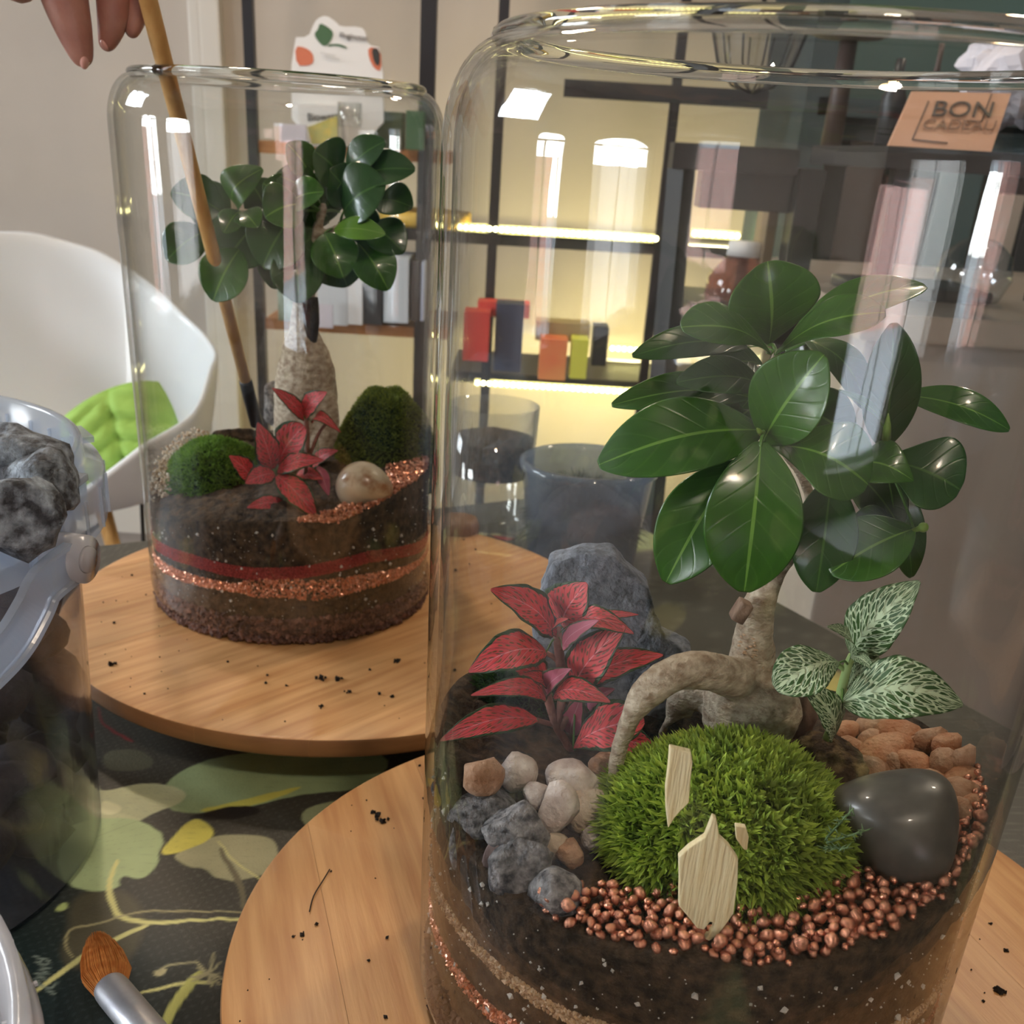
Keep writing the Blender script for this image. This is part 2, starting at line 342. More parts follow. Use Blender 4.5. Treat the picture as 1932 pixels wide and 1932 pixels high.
M_attr = attr_mat('grain_paint', .7); M_moss = attr_mat('moss', .6, transl=.3)
M_lava = mat('lava_rock', s2l(52, 54, 60), .6, col2=s2l(160, 172, 184), vscale=160, bump=1, bscale=350, thr=(.4, .7), detail=9)
M_card = mat('kraft_card', s2l(196, 150, 122), .7)
M_ink = mat('ink', (.05, .035, .03), .7)
M_white_p = mat('white_plastic', (.74, .76, .78), .35, coat=.2)
M_paper = mat('white_paper', (.72, .71, .7), .7)
M_shelf = mat('pine_shelf', s2l(186, 128, 76), .5, col2=s2l(160, 104, 58), vscale=8, stretch=(1, 8, 8))
M_led = mat('led_light', (1, 1, .8), .5, emit=(1, .88, .38), estr=16)
# ================================================================== ROOM
M_wall = mat('wall_plaster', s2l(178, 168, 156), .85, col2=s2l(170, 160, 148), vscale=3, bump=.15, bscale=90)
def wall(name, c, s, m):
    bm = bmesh.new(); box(bm, c, s); o = obj(name, bm, m, smooth=False); return tag(o, kind='structure')
yc = (RY0 + RY1) / 2; xc = (RX0 + RX1) / 2; zc = (RZ0 + RZ1) / 2
M_floor = mat('floor_laminate', s2l(120, 112, 108), .5, col2=s2l(140, 130, 124), vscale=4, stretch=(1, 9, 1))
wall('floor', (xc, yc, RZ0 - .05), (RX1 - RX0, RY1 - RY0, .1), M_floor)
wall('ceiling', (xc, yc, RZ1 + .05), (RX1 - RX0 + .4, RY1 - RY0 + .4, .1), mat('ceiling_white', (.7, .69, .66), .9))
wall('wall_back', (xc, RY1 + .1, zc), (RX1 - RX0 + .4, .2, RZ1 - RZ0), M_wall)
wall('wall_right', (RX1 + .1, yc, zc), (.2, RY1 - RY0, RZ1 - RZ0), mat('teal_paint', s2l(38, 62, 64), .7))
def wall_windows(name, side):
    """wall with arched openings: outline polygon filled, then extruded"""
    ws = [w for w in WIN if w[0] == side]; a0, a1 = (RY0 - .2, RY1 + .2) if side == 'left' else (RX0, RX1)
    bm = bmesh.new(); T = .2
    def put(a, z, d=0):
        return (RX0 - d, a, z) if side == 'left' else (a, RY0 - d, z)
    def quad(pa, pb, pc, pd):
        for d in (0, T): bm.faces.new([bm.verts.new(put(*p, d)) for p in (pa, pb, pc, pd)])
    # vertical strips between all window edges; in each strip the wall fills what no window opens
    cuts = sorted({a0, a1} | {w[1] + s_ * w[2] / 2 for w in ws for s_ in (-1, 1)} | {w[1] - w[2] / 2 * math.cos(PI * i / 16) for w in ws for i in range(17)})
    def top(w, a): return w[4] + w[5] * math.sqrt(max(0, 1 - ((a - w[1]) / (w[2] / 2)) ** 2))
    for l, r in zip(cuts, cuts[1:]):
        if r - l < 1e-6: continue
        m_ = (l + r) / 2; op = sorted([w for w in ws if abs(m_ - w[1]) < w[2] / 2], key=lambda w: w[3]); zl = zr = RZ0
        for w in op: quad((l, zl), (r, zr), (r, w[3]), (l, w[3])); zl, zr = top(w, l), top(w, r)
        quad((l, zl), (r, zr), (r, RZ1), (l, RZ1))
    for _, c_, w_, z0, z1, ah in ws:
        l, r = c_ - w_ / 2, c_ + w_ / 2
        N = 16; arc = [(c_ - w_ / 2 * math.cos(PI * i / N), z1 + ah * math.sin(PI * i / N)) for i in range(N + 1)]
        edge = [(l, z0)] + arc + [(r, z0), (l, z0)]
        for p, q in zip(edge, edge[1:]): bm.faces.new([bm.verts.new(put(*x)) for x in ((*p, 0), (*q, 0), (*q, T), (*p, T))])
    tag(obj(name, bm, M_wall, smooth=False), kind='structure')
wall_windows('wall_left', 'left'); wall_windows('wall_rear', 'rear')
M_frame = mat('window_frame_white', (.6, .6, .6), .5); M_pane = glass_mat('window_glass', edge=(.8, .85, .85), bump=0)
for i, (side, c_, w_, z0, z1, ah) in enumerate(WIN):
    w = empty('window_%d' % (i + 1), (RX0 - .1, c_, z0) if side == 'left' else (c_, RY0 - .1, z0)); w['kind'] = 'structure'
    P = (lambda a, z: Vector((RX0 - .1, a, z))) if side == 'left' else (lambda a, z: Vector((a, RY0 - .1, z)))
    N = 16; arc = [P(c_ - w_ / 2 * math.cos(PI * k / N), z1 + ah * math.sin(PI * k / N)) for k in range(N + 1)]
    bm = bmesh.new(); tube(bm, [P(c_ - w_ / 2, z0)] + arc + [P(c_ + w_ / 2, z0)], .03, 6); tube(bm, [P(c_ - w_ / 2, z0), P(c_ + w_ / 2, z0)], .03, 6)
    tube(bm, [P(c_ - w_ / 2, z1), P(c_ + w_ / 2, z1)], .022, 6); tube(bm, [P(c_, z0), P(c_, z1)], .02, 6)
    obj('window_frame', bm, M_frame, w)
    bm = bmesh.new(); bm.faces.new([bm.verts.new(p) for p in [P(c_ - w_ / 2, z0)] + arc + [P(c_ + w_ / 2, z0)]]); obj('pane', bm, M_pane, w, False)
# brick house across the street, seen through (and mirrored from) the windows
def brickmat():
    m = D.materials.new('brick_wall'); m.use_nodes = True; t = m.node_tree; b = t.nodes['Principled BSDF']; br = nn(t, 'ShaderNodeTexBrick'); tc = nn(t, 'ShaderNodeTexCoord'); mp = nn(t, 'ShaderNodeMapping')
    mp.inputs['Rotation'].default_value = (PI / 2, 0, PI / 2); t.links.new(tc.outputs['Object'], mp.inputs[0]); t.links.new(mp.outputs[0], br.inputs[0]); br.inputs['Scale'].default_value = 4
    br.inputs[1].default_value = (.5, .25, .2, 1); br.inputs[2].default_value = (.42, .2, .16, 1); br.inputs[3].default_value = (.6, .55, .5, 1); t.links.new(br.outputs[0], b.inputs['Base Color']); b.inputs['Roughness'].default_value = .9; return m
M_brick = brickmat()
for nm, c, s, lb in (('brick_house', (-9, -4.6, -.32), (2, 5, 1.3), 'wide brick house opposite the larger arched window'), ('brick_house', (-9.4, 1.6, -.3), (2, 3.2, 1.4), 'narrow brick house opposite the smaller arched window'), ('brick_house', (1.0, -10, .2), (9, 2, 2.4), 'long brick house opposite the rear windows')):
    bm = bmesh.new(); box(bm, c, s); hs = obj(nm, bm, M_brick, smooth=False); tag(hs, lb, 'building')
wall('terrain_outside', (-2, -2, RZ0 - .3), (40, 40, .1), mat('asphalt', (.25, .25, .25), .9))
# door leaf and frame strips on the back wall (left of the shelf)
M_trim = mat('trim_white', s2l(196, 190, 180), .5)
for i, (px, w_) in enumerate(((385, .03), (412, .05))):
    p = at(px, 300, RY1 - .02); bm = bmesh.new(); box(bm, (p.x, RY1 - .02, zc), (w_, .04, RZ1 - RZ0), bev=.006); tag(obj('trim_%d' % (i + 1), bm, M_trim, smooth=False), kind='structure')
bm = bmesh.new(); box(bm, (xc, RY1 - .012, RZ0 + .06), (RX1 - RX0, .024, .12)); tag(obj('baseboard_back', bm, M_trim, smooth=False), kind='structure')
# warm pendant lamps
for i, (x, y) in enumerate(((-.5, 1.4), (.9, 1.5), (.3, -.8))):
    pl = empty('pendant_lamp', (x, y, 1.5), 'warm glowing pendant lamp %s' % ('hanging beyond the table', 'hanging near the teal cabinet', 'hanging behind the viewer')[i], 'lamp')
    bm = bmesh.new(); lathe(bm, [(.02, .16), (.05, .14), (.16, 0), (.155, 0), (.045, .13), (.02, .15)], (x, y, 1.5), 32); obj('lamp_shade', bm, M_bmetal, pl)
    bm = bmesh.new(); bmesh.ops.create_uvsphere(bm, u_segments=16, v_segments=10, radius=.045, matrix=Matrix.Translation((x, y, 1.53))); obj('bulb', bm, mat('bulb_warm', (1, .8, .5), emit=(1, .62, .28), estr=60), pl)
    bm = bmesh.new(); tube(bm, [(x, y, 1.65), (x, y, RZ1)], .004, 6); obj('cord', bm, M_black, pl)
    light('pendant_light', 'POINT', (x, y, 1.45), 17, (1, .88, .74), .06)
# ================================================================== TABLE AND PRINTED CLOTH
TE = [(-.34, .84), (.078, 1.075)]; ed = Vector((.87, .49)).normalized(); er = Vector((.49, -.87)).normalized(); corner = Vector((.078, 1.075))
def intable(X, Y):
    a = (X - corner.x) * ed.x + (Y - corner.y) * ed.y; b = (X - corner.x) * er.x + (Y - corner.y) * er.y
    return (a < 0) & (b > 0) & (b < 1.5) & (a > -1.7)
cloth_t = empty('table', (-.3, .4, -.75), 'dark table under a leaf-printed cloth', 'table')
def tp(a, b, z): q = corner + ed * a + er * b; return Vector((q.x, q.y, z))
bm = bmesh.new(); vs = []
for z in (-.035, -.004): vs.append([bm.verts.new(tp(a, b, z)) for a, b in ((0, 0), (0, 1.5), (-1.7, 1.5), (-1.7, 0))])
bm.faces.new(vs[0]); bm.faces.new(vs[1][::-1])
for k in range(4): bm.faces.new((vs[0][k], vs[1][k], vs[1][(k + 1) % 4], vs[0][(k + 1) % 4]))
M_tab = mat('dark_wood', s2l(60, 44, 36), .5); obj('table_top', bm, M_tab, cloth_t, False)
for a, b in ((-.08, .08), (-.08, 1.42), (-1.62, .08), (-1.62, 1.42)):
    bm = bmesh.new(); tube(bm, [tp(a, b, -.75), tp(a, b, -.035)], .03, 10); obj('leg', bm, M_tab, cloth_t)
def axis(a, lo, hi, b, fine, coarse):
    return np.concatenate([np.arange(a, lo, coarse), np.arange(lo, hi, fine), np.arange(hi, b, coarse)])
ax_ = axis(-2.0, -.40, .04, .95, .0011, .008); ay_ = axis(-1.2, .20, .62, 1.12, .0011, .008)
GX, GY = np.meshgrid(ax_, ay_); NX, NY = len(ax_), len(ay_)
col = np.zeros((NY, NX, 3))
def npn(X, Y, s, seed):      # cheap smooth value noise
    rs = np.random.RandomState(seed); g = rs.rand(64, 64); x = (X * s) % 64; y = (Y * s) % 64; i = x.astype(int); j = y.astype(int); fx = x - i; fy = y - j; fx = fx * fx * (3 - 2 * fx); fy = fy * fy * (3 - 2 * fy)
    i2, j2 = (i + 1) % 64, (j + 1) % 64
    return g[i, j] * (1 - fx) * (1 - fy) + g[i2, j] * fx * (1 - fy) + g[i, j2] * (1 - fx) * fy + g[i2, j2] * fx * fy
n1 = npn(GX + 5, GY + 5, 6, 1); n2 = npn(GX + 5, GY + 5, 45, 2); n3 = npn(GX + 5, GY + 5, 160, 3)
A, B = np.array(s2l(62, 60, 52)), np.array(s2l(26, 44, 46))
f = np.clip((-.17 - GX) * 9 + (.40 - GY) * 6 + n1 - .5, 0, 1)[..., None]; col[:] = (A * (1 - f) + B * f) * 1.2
dots = (np.hypot(((GX * .8 + GY * .6) % .0042) - .0021, ((GY * .8 - GX * .6) % .0042) - .0021) < .00085)[..., None]
col = np.where(dots, col * 1.5 + .012, col)
def cpx(L, s=3.319, ox=0, oy=1350): return [tuple(onz(ox + x / s, oy + y / s, 0).xy) for x, y in L]
def polymask(P, soft=.0012):
    xs = [p[0] for p in P]; ys = [p[1] for p in P]; m = .006
    i0, i1 = np.searchsorted(ax_, [min(xs) - m, max(xs) + m]); j0, j1 = np.searchsorted(ay_, [min(ys) - m, max(ys) + m])
    if i1 <= i0 or j1 <= j0: return None
    sl = (slice(j0, j1), slice(i0, i1)); X = GX[sl]; Y = GY[sl]; X = X + (n2[sl] - .5) * .003; Y = Y + (n3[sl] - .5) * .0018
    ins = np.zeros(X.shape, bool); dm = np.full(X.shape, 9.)
    for (x0, y0), (x1, y1) in zip(P, P[1:] + P[:1]):
        cnd = ((y0 > Y) != (y1 > Y)); xi = (x1 - x0) * (Y - y0) / ((y1 - y0) or 1e-9) + x0; ins ^= cnd & (X < xi)
        dx, dy = x1 - x0, y1 - y0; tt = np.clip(((X - x0) * dx + (Y - y0) * dy) / (dx * dx + dy * dy + 1e-12), 0, 1); dm = np.minimum(dm, np.hypot(X - x0 - tt * dx, Y - y0 - tt * dy))
    return sl, np.clip(np.where(ins, dm, -dm) / soft + .5, 0, 1), dm
def roundp(P, it=2):
    for _ in range(it):
        Q = []
        for a, b in zip(P, P[1:] + P[:1]): Q += [(a[0] * .75 + b[0] * .25, a[1] * .75 + b[1] * .25), (a[0] * .25 + b[0] * .75, a[1] * .25 + b[1] * .75)]
        P = Q
    return P
def blot(P, c, veins=True, al=1, soft=.0012, vc=None):
    c = [min(.9, v * 1.45) for v in c]
    r = polymask(roundp(P), soft)
    if r is None: return
    sl, mk, dm = r; c = np.array(c); X, Y = GX[sl], GY[sl]; cx_ = sum(p[0] for p in P) / len(P); cy_ = sum(p[1] for p in P) / len(P)
    th = np.arctan2(Y - cy_, X - cx_ + .03); v = np.abs(((th * 7) % 1) - .5) * 2
    sh = (.82 + .3 * n2[sl] * .6 + .12 * n3[sl])[..., None]
    if veins: sh = sh * (1 - .13 * np.clip(1 - v / .12, 0, 1))[..., None]
    mk = (mk * al)[..., None]; col[sl] = col[sl] * (1 - mk) + c * sh * mk
def stroke(L, w, c, s=3.319, ox=0, oy=1350, al=1, pts=None):
    c = [min(.9, v * 1.4) for v in c]; P = pts or cpx(L, s, ox, oy); Q, _ = smoothpath([Vector((*p, 0)) for p in P], [0] * len(P), 5); Q = [(q.x, q.y) for q in Q]; w = w * .00011
    a = [];
    n_ = len(Q)
    for i, q in enumerate(Q):
        d = Vector(Q[min(i + 1, n_ - 1)]) - Vector(Q[max(i - 1, 0)]); d.normalize(); ww = w * (math.sin(PI * (i + .7) / (n_ + .4)) ** .35); a.append((q, (-d.y * ww, d.x * ww)))
    P2 = [(q[0] + o[0], q[1] + o[1]) for q, o in a] + [(q[0] - o[0], q[1] - o[1]) for q, o in a[::-1]]
    r = polymask(P2, .0008)
    if r: sl, mk, _ = r; mk = (mk * al)[..., None]; col[sl] = col[sl] * (1 - mk) + np.array(c) * mk
rl = random.Random(4)
for _ in range(120):       # the print goes on over the rest of the cloth
    x, y = rl.uniform(-1.9, .9), rl.uniform(-1.1, 1.1)
    if -.36 < x < .02 and .25 < y < .56: continue
    a = rl.uniform(0, 6.3); L, w_ = rl.uniform(.03, .07), rl.uniform(.02, .035); P = []
    for k in range(12):
        th = k / 12 * 2 * PI; r = 1 + .12 * rl.uniform(-1, 1); u, v = L * r * math.cos(th), w_ * r * math.sin(th); P.append((x + u * math.cos(a) - v * math.sin(a), y + u * math.sin(a) + v * math.cos(a)))
    blot(P, rl.choice([s2l(150, 160, 118), s2l(128, 138, 96), s2l(168, 160, 90), s2l(84, 88, 62)]), soft=.004)
blot(cpx([(640, 210), (850, 200), (960, 270), (940, 330), (800, 350), (640, 330)]), s2l(84, 84, 68))
blot(cpx([(430, 1330), (440, 1150), (600, 1080), (800, 1100), (900, 1180), (930, 1300), (880, 1450), (780, 1570), (600, 1600), (380, 1560)]), s2l(84, 80, 62), al=.8, soft=.004)
blot(cpx([(1080, 870), (1250, 790), (1350, 740), (1600, 740), (1726, 790), (1760, 960), (1600, 1010), (1450, 1030), (1330, 1010), (1290, 950), (1180, 950)]), s2l(158, 156, 122))
blot(cpx([(1020, 440), (1200, 300), (1500, 230), (2000, 200), (2500, 240), (2300, 460), (1900, 480), (1600, 560), (1380, 610), (1150, 600), (1050, 590)]), s2l(142, 160, 118))
blot(cpx([(1200, 590), (1450, 540), (1700, 480), (1900, 430), (1850, 470), (1650, 540), (1400, 600)]), s2l(190, 186, 90), False)
blot(cpx([(1900, 560), (2300, 500), (2500, 600), (2200, 760), (1900, 700)]), s2l(140, 146, 110))
blot(cpx([(1120, 640), (1420, 560), (1600, 560), (1650, 620), (1300, 660)]), s2l(30, 26, 24), False)
blot(cpx([(640, 480), (850, 420), (1000, 425), (1130, 445), (1180, 500), (1100, 560), (950, 610), (850, 665), (700, 710), (600, 700), (560, 560), (530, 430), (600, 420)]), s2l(180, 184, 146))
blot(cpx([(640, 520), (760, 560), (770, 590), (700, 620), (630, 610)]), s2l(212, 208, 168), False)
blot(cpx([(1000, 870), (1080, 740), (1150, 670), (1220, 635), (1290, 670), (1345, 735), (1250, 810), (1120, 855)]), s2l(204, 196, 92))
blot(cpx([(345, 820), (380, 730), (470, 670), (650, 630), (850, 645), (990, 710), (1030, 790), (1000, 850), (1010, 920), (930, 1005), (860, 1022), (790, 990), (745, 1030), (760, 1075), (600, 1095), (480, 1085), (370, 970)]), s2l(164, 182, 134))
blot(cpx([(345, 1215), (400, 1160), (430, 1170), (420, 1215)]), s2l(170, 186, 120), False)
YG = s2l(206, 204, 138)
stroke([(740, 900), (695, 1030), (700, 1160), (760, 1250), (900, 1285), (1200, 1280), (1540, 1262)], 14, YG)
stroke([(1560, 1225), (1200, 1218), (900, 1228), (620, 1290), (450, 1340), (425, 1420), (470, 1520)], 6, s2l(160, 154, 116))
stroke([(150, 1775), (500, 1530), (700, 1410), (950, 1300)], 14, YG)
stroke([(870, 1735), (1050, 1690), (1200, 1670), (1330, 1670)], 9, YG)
stroke([(1040, 1960), (1100, 1800), (1200, 1660), (1260, 1600)], 22, s2l(186, 188, 110))
stroke([(1380, 830), (1450, 950), (1500, 1080), (1510, 1200)], 14, s2l(104, 98, 76))
stroke([(1360, 780), (1500, 930), (1660, 1050)], 4, YG)
stroke([(980, 1610), (1060, 1565), (1150, 1555), (1240, 1545)], 5, s2l(170, 166, 130)); stroke([(970, 1612), (1010, 1612), (1050, 1580)], 12, s2l(186, 180, 140))
for k in range(14):
    a = rl.uniform(0, 6.28); L = rl.uniform(50, 120); stroke([(1300, 1610), (1300 + L * .5 * math.cos(a), 1610 + L * .5 * math.sin(a)), (1300 + L * math.cos(a), 1600 + L * math.sin(a))], 5, s2l(160, 154, 118))
for k in range(12):
    x, y = 260 + rl.uniform(-50, 50), 1490 + k * 20; a = rl.uniform(-.6, .6); stroke([(x, y), (x + 35 * math.cos(a), y + 10), (x + 70 * math.cos(a), y + 60 * math.sin(a))], 5, s2l(120, 134, 126))
blot(cpx([(600, -100), (640, 60), (850, 150), (830, 170), (620, 60)]), s2l(120, 40, 40), False)
idx = np.arange(NX * NY).reshape(NY, NX); xm = (GX[:-1, :-1] + GX[1:, 1:]) / 2; ym = (GY[:-1, :-1] + GY[1:, 1:]) / 2; ok = intable(xm - ed.x * .012 + er.x * .012, ym - ed.y * .012 + er.y * .012)
fc = np.stack([idx[:-1, :-1][ok], idx[:-1, 1:][ok], idx[1:, 1:][ok], idx[1:, :-1][ok]], -1)
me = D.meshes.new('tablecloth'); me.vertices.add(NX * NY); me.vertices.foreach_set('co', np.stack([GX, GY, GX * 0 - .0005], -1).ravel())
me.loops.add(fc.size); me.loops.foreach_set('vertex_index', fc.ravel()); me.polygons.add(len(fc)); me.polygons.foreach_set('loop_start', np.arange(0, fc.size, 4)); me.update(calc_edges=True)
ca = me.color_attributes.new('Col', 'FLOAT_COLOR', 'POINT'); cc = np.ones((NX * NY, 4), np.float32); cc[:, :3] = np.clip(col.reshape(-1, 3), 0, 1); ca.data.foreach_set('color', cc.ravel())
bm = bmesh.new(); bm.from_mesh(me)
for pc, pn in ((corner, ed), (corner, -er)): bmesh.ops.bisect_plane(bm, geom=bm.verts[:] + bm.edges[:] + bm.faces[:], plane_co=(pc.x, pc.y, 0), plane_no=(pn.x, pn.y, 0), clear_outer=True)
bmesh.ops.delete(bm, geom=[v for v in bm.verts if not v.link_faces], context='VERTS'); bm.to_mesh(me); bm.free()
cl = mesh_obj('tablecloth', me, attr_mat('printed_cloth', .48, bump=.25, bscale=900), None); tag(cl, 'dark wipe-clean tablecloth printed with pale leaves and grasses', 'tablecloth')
# ================================================================== WOODEN TURNTABLES
def turntable(c, rot, label):
    t = empty('wooden_turntable', (c[0], c[1], 0), label, 'turntable')
    Z, T, R = .0399, .0125, .181
    bm = bmesh.new(); lathe(bm, [(0, Z - T), (R - .003, Z - T), (R - .0008, Z - T + .0015), (R, Z - T + .003), (R, Z - .002), (R - .0006, Z - .0006), (R - .002, Z), (0, Z)], (0, 0, 0), 160)
    r = random.Random(int(c[0] * 999)); cuts = [-.19]
    while cuts[-1] < .17: cuts.append(cuts[-1] + r.uniform(.045, .062))
    cuts[-1] = .19
    for a, b in zip(cuts, cuts[1:]):
        b2 = bm.copy()
        for yy, sg in ((a, -1), (b, 1)):
            bmesh.ops.bisect_plane(b2, geom=b2.verts[:] + b2.edges[:] + b2.faces[:], plane_co=(0, yy - sg * .00006, 0), plane_no=(0, sg, 0), clear_outer=True); bmesh.ops.holes_fill(b2, edges=[e for e in b2.edges if e.is_boundary], sides=0)
        dz = r.uniform(0, .00006)
        for v in b2.verts: v.co.z -= dz
        o = obj('plank', b2, M_wood, t); o.parent = t; o.matrix_parent_inverse = Matrix(); o.location = (0, 0, 0); o.rotation_euler = (0, 0, rot)
        o.data.materials.append(M_woodedge)
        for p in o.data.polygons:
            if abs(p.normal.z) < .7 and p.center.xy.length > R - .002: p.material_index = 1
        mods(o, ('EDGE_SPLIT', dict(split_angle=.6)))
    bm.free()
    bm = bmesh.new(); lathe(bm, [(0, .0005), (.085, .0005), (.09, .002), (.09, .008), (.07, .012), (.07, Z - T), (0, Z - T)], (c[0], c[1], 0), 64); obj('swivel_base', bm, M_woodedge, t)
    return t
def crumbs(c, rng, n, seed, label, lim=.18, big=()):
    r = random.Random(seed); P = []; S = []
    for (px, py, s) in big: p = onz(px, py, .041); P.append((p.x, p.y, .0399 + s * .3)); S.append(s)
    while len(P) < n:
        a, d = r.uniform(0, 6.28), r.uniform(*rng)
        x, y = c[0] + d * math.cos(a), c[1] + d * math.sin(a); s = .0004 + .0011 * r.random() ** 4; P.append((x, y, .0399 + s * .4)); S.append(s)
    for k, p in enumerate(P[:len(big)]):     # a big crumb is a clump
        for _ in range(5): P.append((p[0] + r.gauss(0, S[k] * .7), p[1] + r.gauss(0, S[k] * .7), p[2])); S.append(S[k] * .5)
    return P, S
def gdir(x0, y0, x1, y1): q = onz(x1, y1, .04) - onz(x0, y0, .04); return math.atan2(q.y, q.x)
for m_ in (M_wood, M_woodedge):   # every plank has its own tone
    t = m_.node_tree; b = t.nodes['Principled BSDF']; l = b.inputs['Base Color'].links[0]; oi = nn(t, 'ShaderNodeObjectInfo'); hs = nn(t, 'ShaderNodeHueSaturation'); src = l.from_socket; t.links.new(src, hs.inputs['Color']); t.links.new(mth(t, 'MULTIPLY_ADD', oi.outputs['Random'], .22, .88), hs.inputs['Value']); t.links.new(hs.outputs[0], b.inputs['Base Color'])
T1 = turntable((-.1052, .6559), gdir(175, 1172, 335, 1128), 'round bamboo turntable under the farther terrarium jar')
T2 = turntable((.084, .3302), gdir(500, 1500, 560, 1900), 'round bamboo turntable under the nearer terrarium jar')
M_crumb = mat('soil_crumb', (.014, .009, .006), .95)
for T_, c_, sd, lb, big in ((T1, (-.1052, .6559), 3, 'dark soil crumbs spilt on the farther turntable', [(208, 1252, .0022), (605, 1277, .0022), (637, 1280, .0023), (660, 1303, .0016), (750, 1245, .0018), (607, 1330, .0016), (698, 1261, .0009), (540, 1291, .0009), (740, 1311, .0012)]),
                            (T2, (.084, .3302), 8, 'dark soil crumbs spilt on the nearer turntable', [(712, 1537, .0022), (722, 1548, .0018), (705, 1530, .0012), (1885, 1867, .0022), (553, 1764, .0008), (625, 1640, .0006), (1900, 1790, .001), (1870, 1740, .0008)])):
    P, S = crumbs(c_, (.098, .176), 110, sd, lb, big=big); o = grains('soil_crumbs', P, S, M_crumb, None, seed=sd); tag(o, lb, 'soil crumbs')
# a dry root fibre on the near board
bm = bmesh.new(); tube(bm, *smoothpath([onz(x, y, .0408) for x, y in ((622, 1640), (610, 1660), (592, 1690), (584, 1720))], [.0003] * 4), 5); tag(obj('root_fibre', bm, M_crumb), 'thin brown root fibre curled on the nearer turntable', 'root fibre')
# ================================================================== JARS
J1 = Vector((-.1409, .6757, .0402)); J2 = Vector((.0733, .3116, .0402)); JR, JH, RR = .0945, .3143, .0815
def jar(c, label):
    t = empty('glass_jar', c, label, 'jar'); w = .0032
    def prof(off):
        R = JR - off; pts = [(0, off), (R - .014, off)]
        for k in range(1, 7): a = k / 6 * PI / 2; pts.append((R - .014 + .014 * math.sin(a), off + .014 - .014 * math.cos(a)))
        for k in range(1, 9): pts.append((R * (1 + .0857 * (k / 8 * .26) * .35), .014 + k / 8 * (JH - .032 - .014)))
        R2 = pts[-1][0]; z0 = JH - .05; pts.append((R2, JH - .0275)); z0 = JH - .0275; hh = .0250 - off * .6; dr = R2 - (RR - off * .3)
        for k in range(1, 13):
            a = k / 12 * PI / 2 * .93; pts.append((R2 - dr * (1 - math.cos(a)) / (1 - math.cos(PI / 2 * .93)), z0 + hh * math.sin(a) / math.sin(PI / 2 * .93)))
        return pts
    bm = bmesh.new(); lathe(bm, prof(0), c, 128); obj('outer_wall', bm, M_glass, t)
    bm = bmesh.new(); lathe(bm, [(max(r, 0), z) for r, z in prof(w)], c, 128); obj('inner_wall', bm, M_glass, t)
    bm = bmesh.new(); lathe(bm, [(RR - .0016 + .0036 * math.cos(a * PI / 6), JH - .0022 + .0026 * math.sin(a * PI / 6)) for a in range(12)], c, 128, closed=True)
    obj('rim', bm, mat('solid_glass', (.93, .95, .93), 0.0, trans=1), t)
    return t
jar(J1, 'farther tall clear glass jar holding a terrarium with a pale egg-shaped stone')
jar(J2, 'nearer large clear glass jar holding a terrarium with bright star-tufted moss')
# ------------------------------------------------------------------ soil bodies
def soilbody(c, G, label, name='soil_bed'):
    R = JR - .0036; t = empty(name, (c.x, c.y, c.z), label, 'soil')
    bm = bmesh.new(); N = 180; rings = []
    rings.append([bm.verts.new((c.x, c.y, c.z + .0036))])
    for r, z in ((R - .014, .0036), (R - .005, .006), (R - .001, .011), (R, .016)): rings.append([bm.verts.new((c.x + r * math.cos(2 * PI * k / N), c.y + r * math.sin(2 * PI * k / N), c.z + z)) for k in range(N)])
    for j in range(1, 9):
        row = []
        for k in range(N):
            a = 2 * PI * k / N; x, y = c.x + R * math.cos(a), c.y + R * math.sin(a); zt = G(x, y); row.append(bm.verts.new((x, y, c.z + .016 + (zt - c.z - .016) * j / 8)))
        rings.append(row)
    for j in range(1, 24):
        rr = R * (1 - j / 24); row = []
        for k in range(N):
            a = 2 * PI * k / N; x, y = c.x + rr * math.cos(a), c.y + rr * math.sin(a)
            row.append(bm.verts.new((x, y, G(x, y) + .0022 * noise.noise(Vector((x * 160, y * 160, 0))) + .0012 * noise.noise(Vector((x * 500, y * 500, 3))))))
        rings.append(row)
    rings.append([bm.verts.new((c.x, c.y, G(c.x, c.y)))])
    for a, b in zip(rings, rings[1:]):
        for k in range(N):
            k2 = (k + 1) % N
            if len(a) == 1: bm.faces.new((a[0], b[k2], b[k]))
            elif len(b) == 1: bm.faces.new((a[k], a[k2], b[0]))
            else: bm.faces.new((a[k], a[k2], b[k2], b[k]))
    obj('soil', bm, M_soil, t); return t, R
def cang(c, deg, r, z): a = math.radians(deg); return Vector((c.x + r * math.sin(a), c.y - r * math.cos(a), z))
def interp(tab, x):
    return float(np.interp(x, [a for a, _ in tab], [b for _, b in tab]))
def angof(c, x, y): return math.degrees(math.atan2(x - c.x, -(y - c.y)))
E2 = [(-180, .135), (-110, .150), (-71, .152), (-64, .134), (-44, .128), (-28, .127), (-10, .131), (4, .129), (22, .134), (42, .139), (75, .146), (110, .144), (140, .136), (180, .135)]
def G2(x, y):
    d = math.hypot(x - J2.x, y - J2.y) / .091; e = interp(E2, angof(J2, x, y)); return .134 * (1 - d ** 2) + e * d ** 2
E1 = [(-180, .130), (-110, .126), (-83, .114), (-49, .110), (-19, .117), (2, .120), (13, .121), (29, .118), (42, .124), (60, .131), (87, .134), (130, .130), (180, .130)]
def G1(x, y):
    d = math.hypot(x - J1.x, y - J1.y) / .091; e = interp(E1, angof(J1, x, y)); return .127 * (1 - d ** 2) + e * d ** 2
S2, SR = soilbody(J2, G2, 'dark potting soil with sand stripes filling the nearer jar')
S1, SR = soilbody(J1, G1, 'dark potting soil with a red sand stripe filling the farther jar')
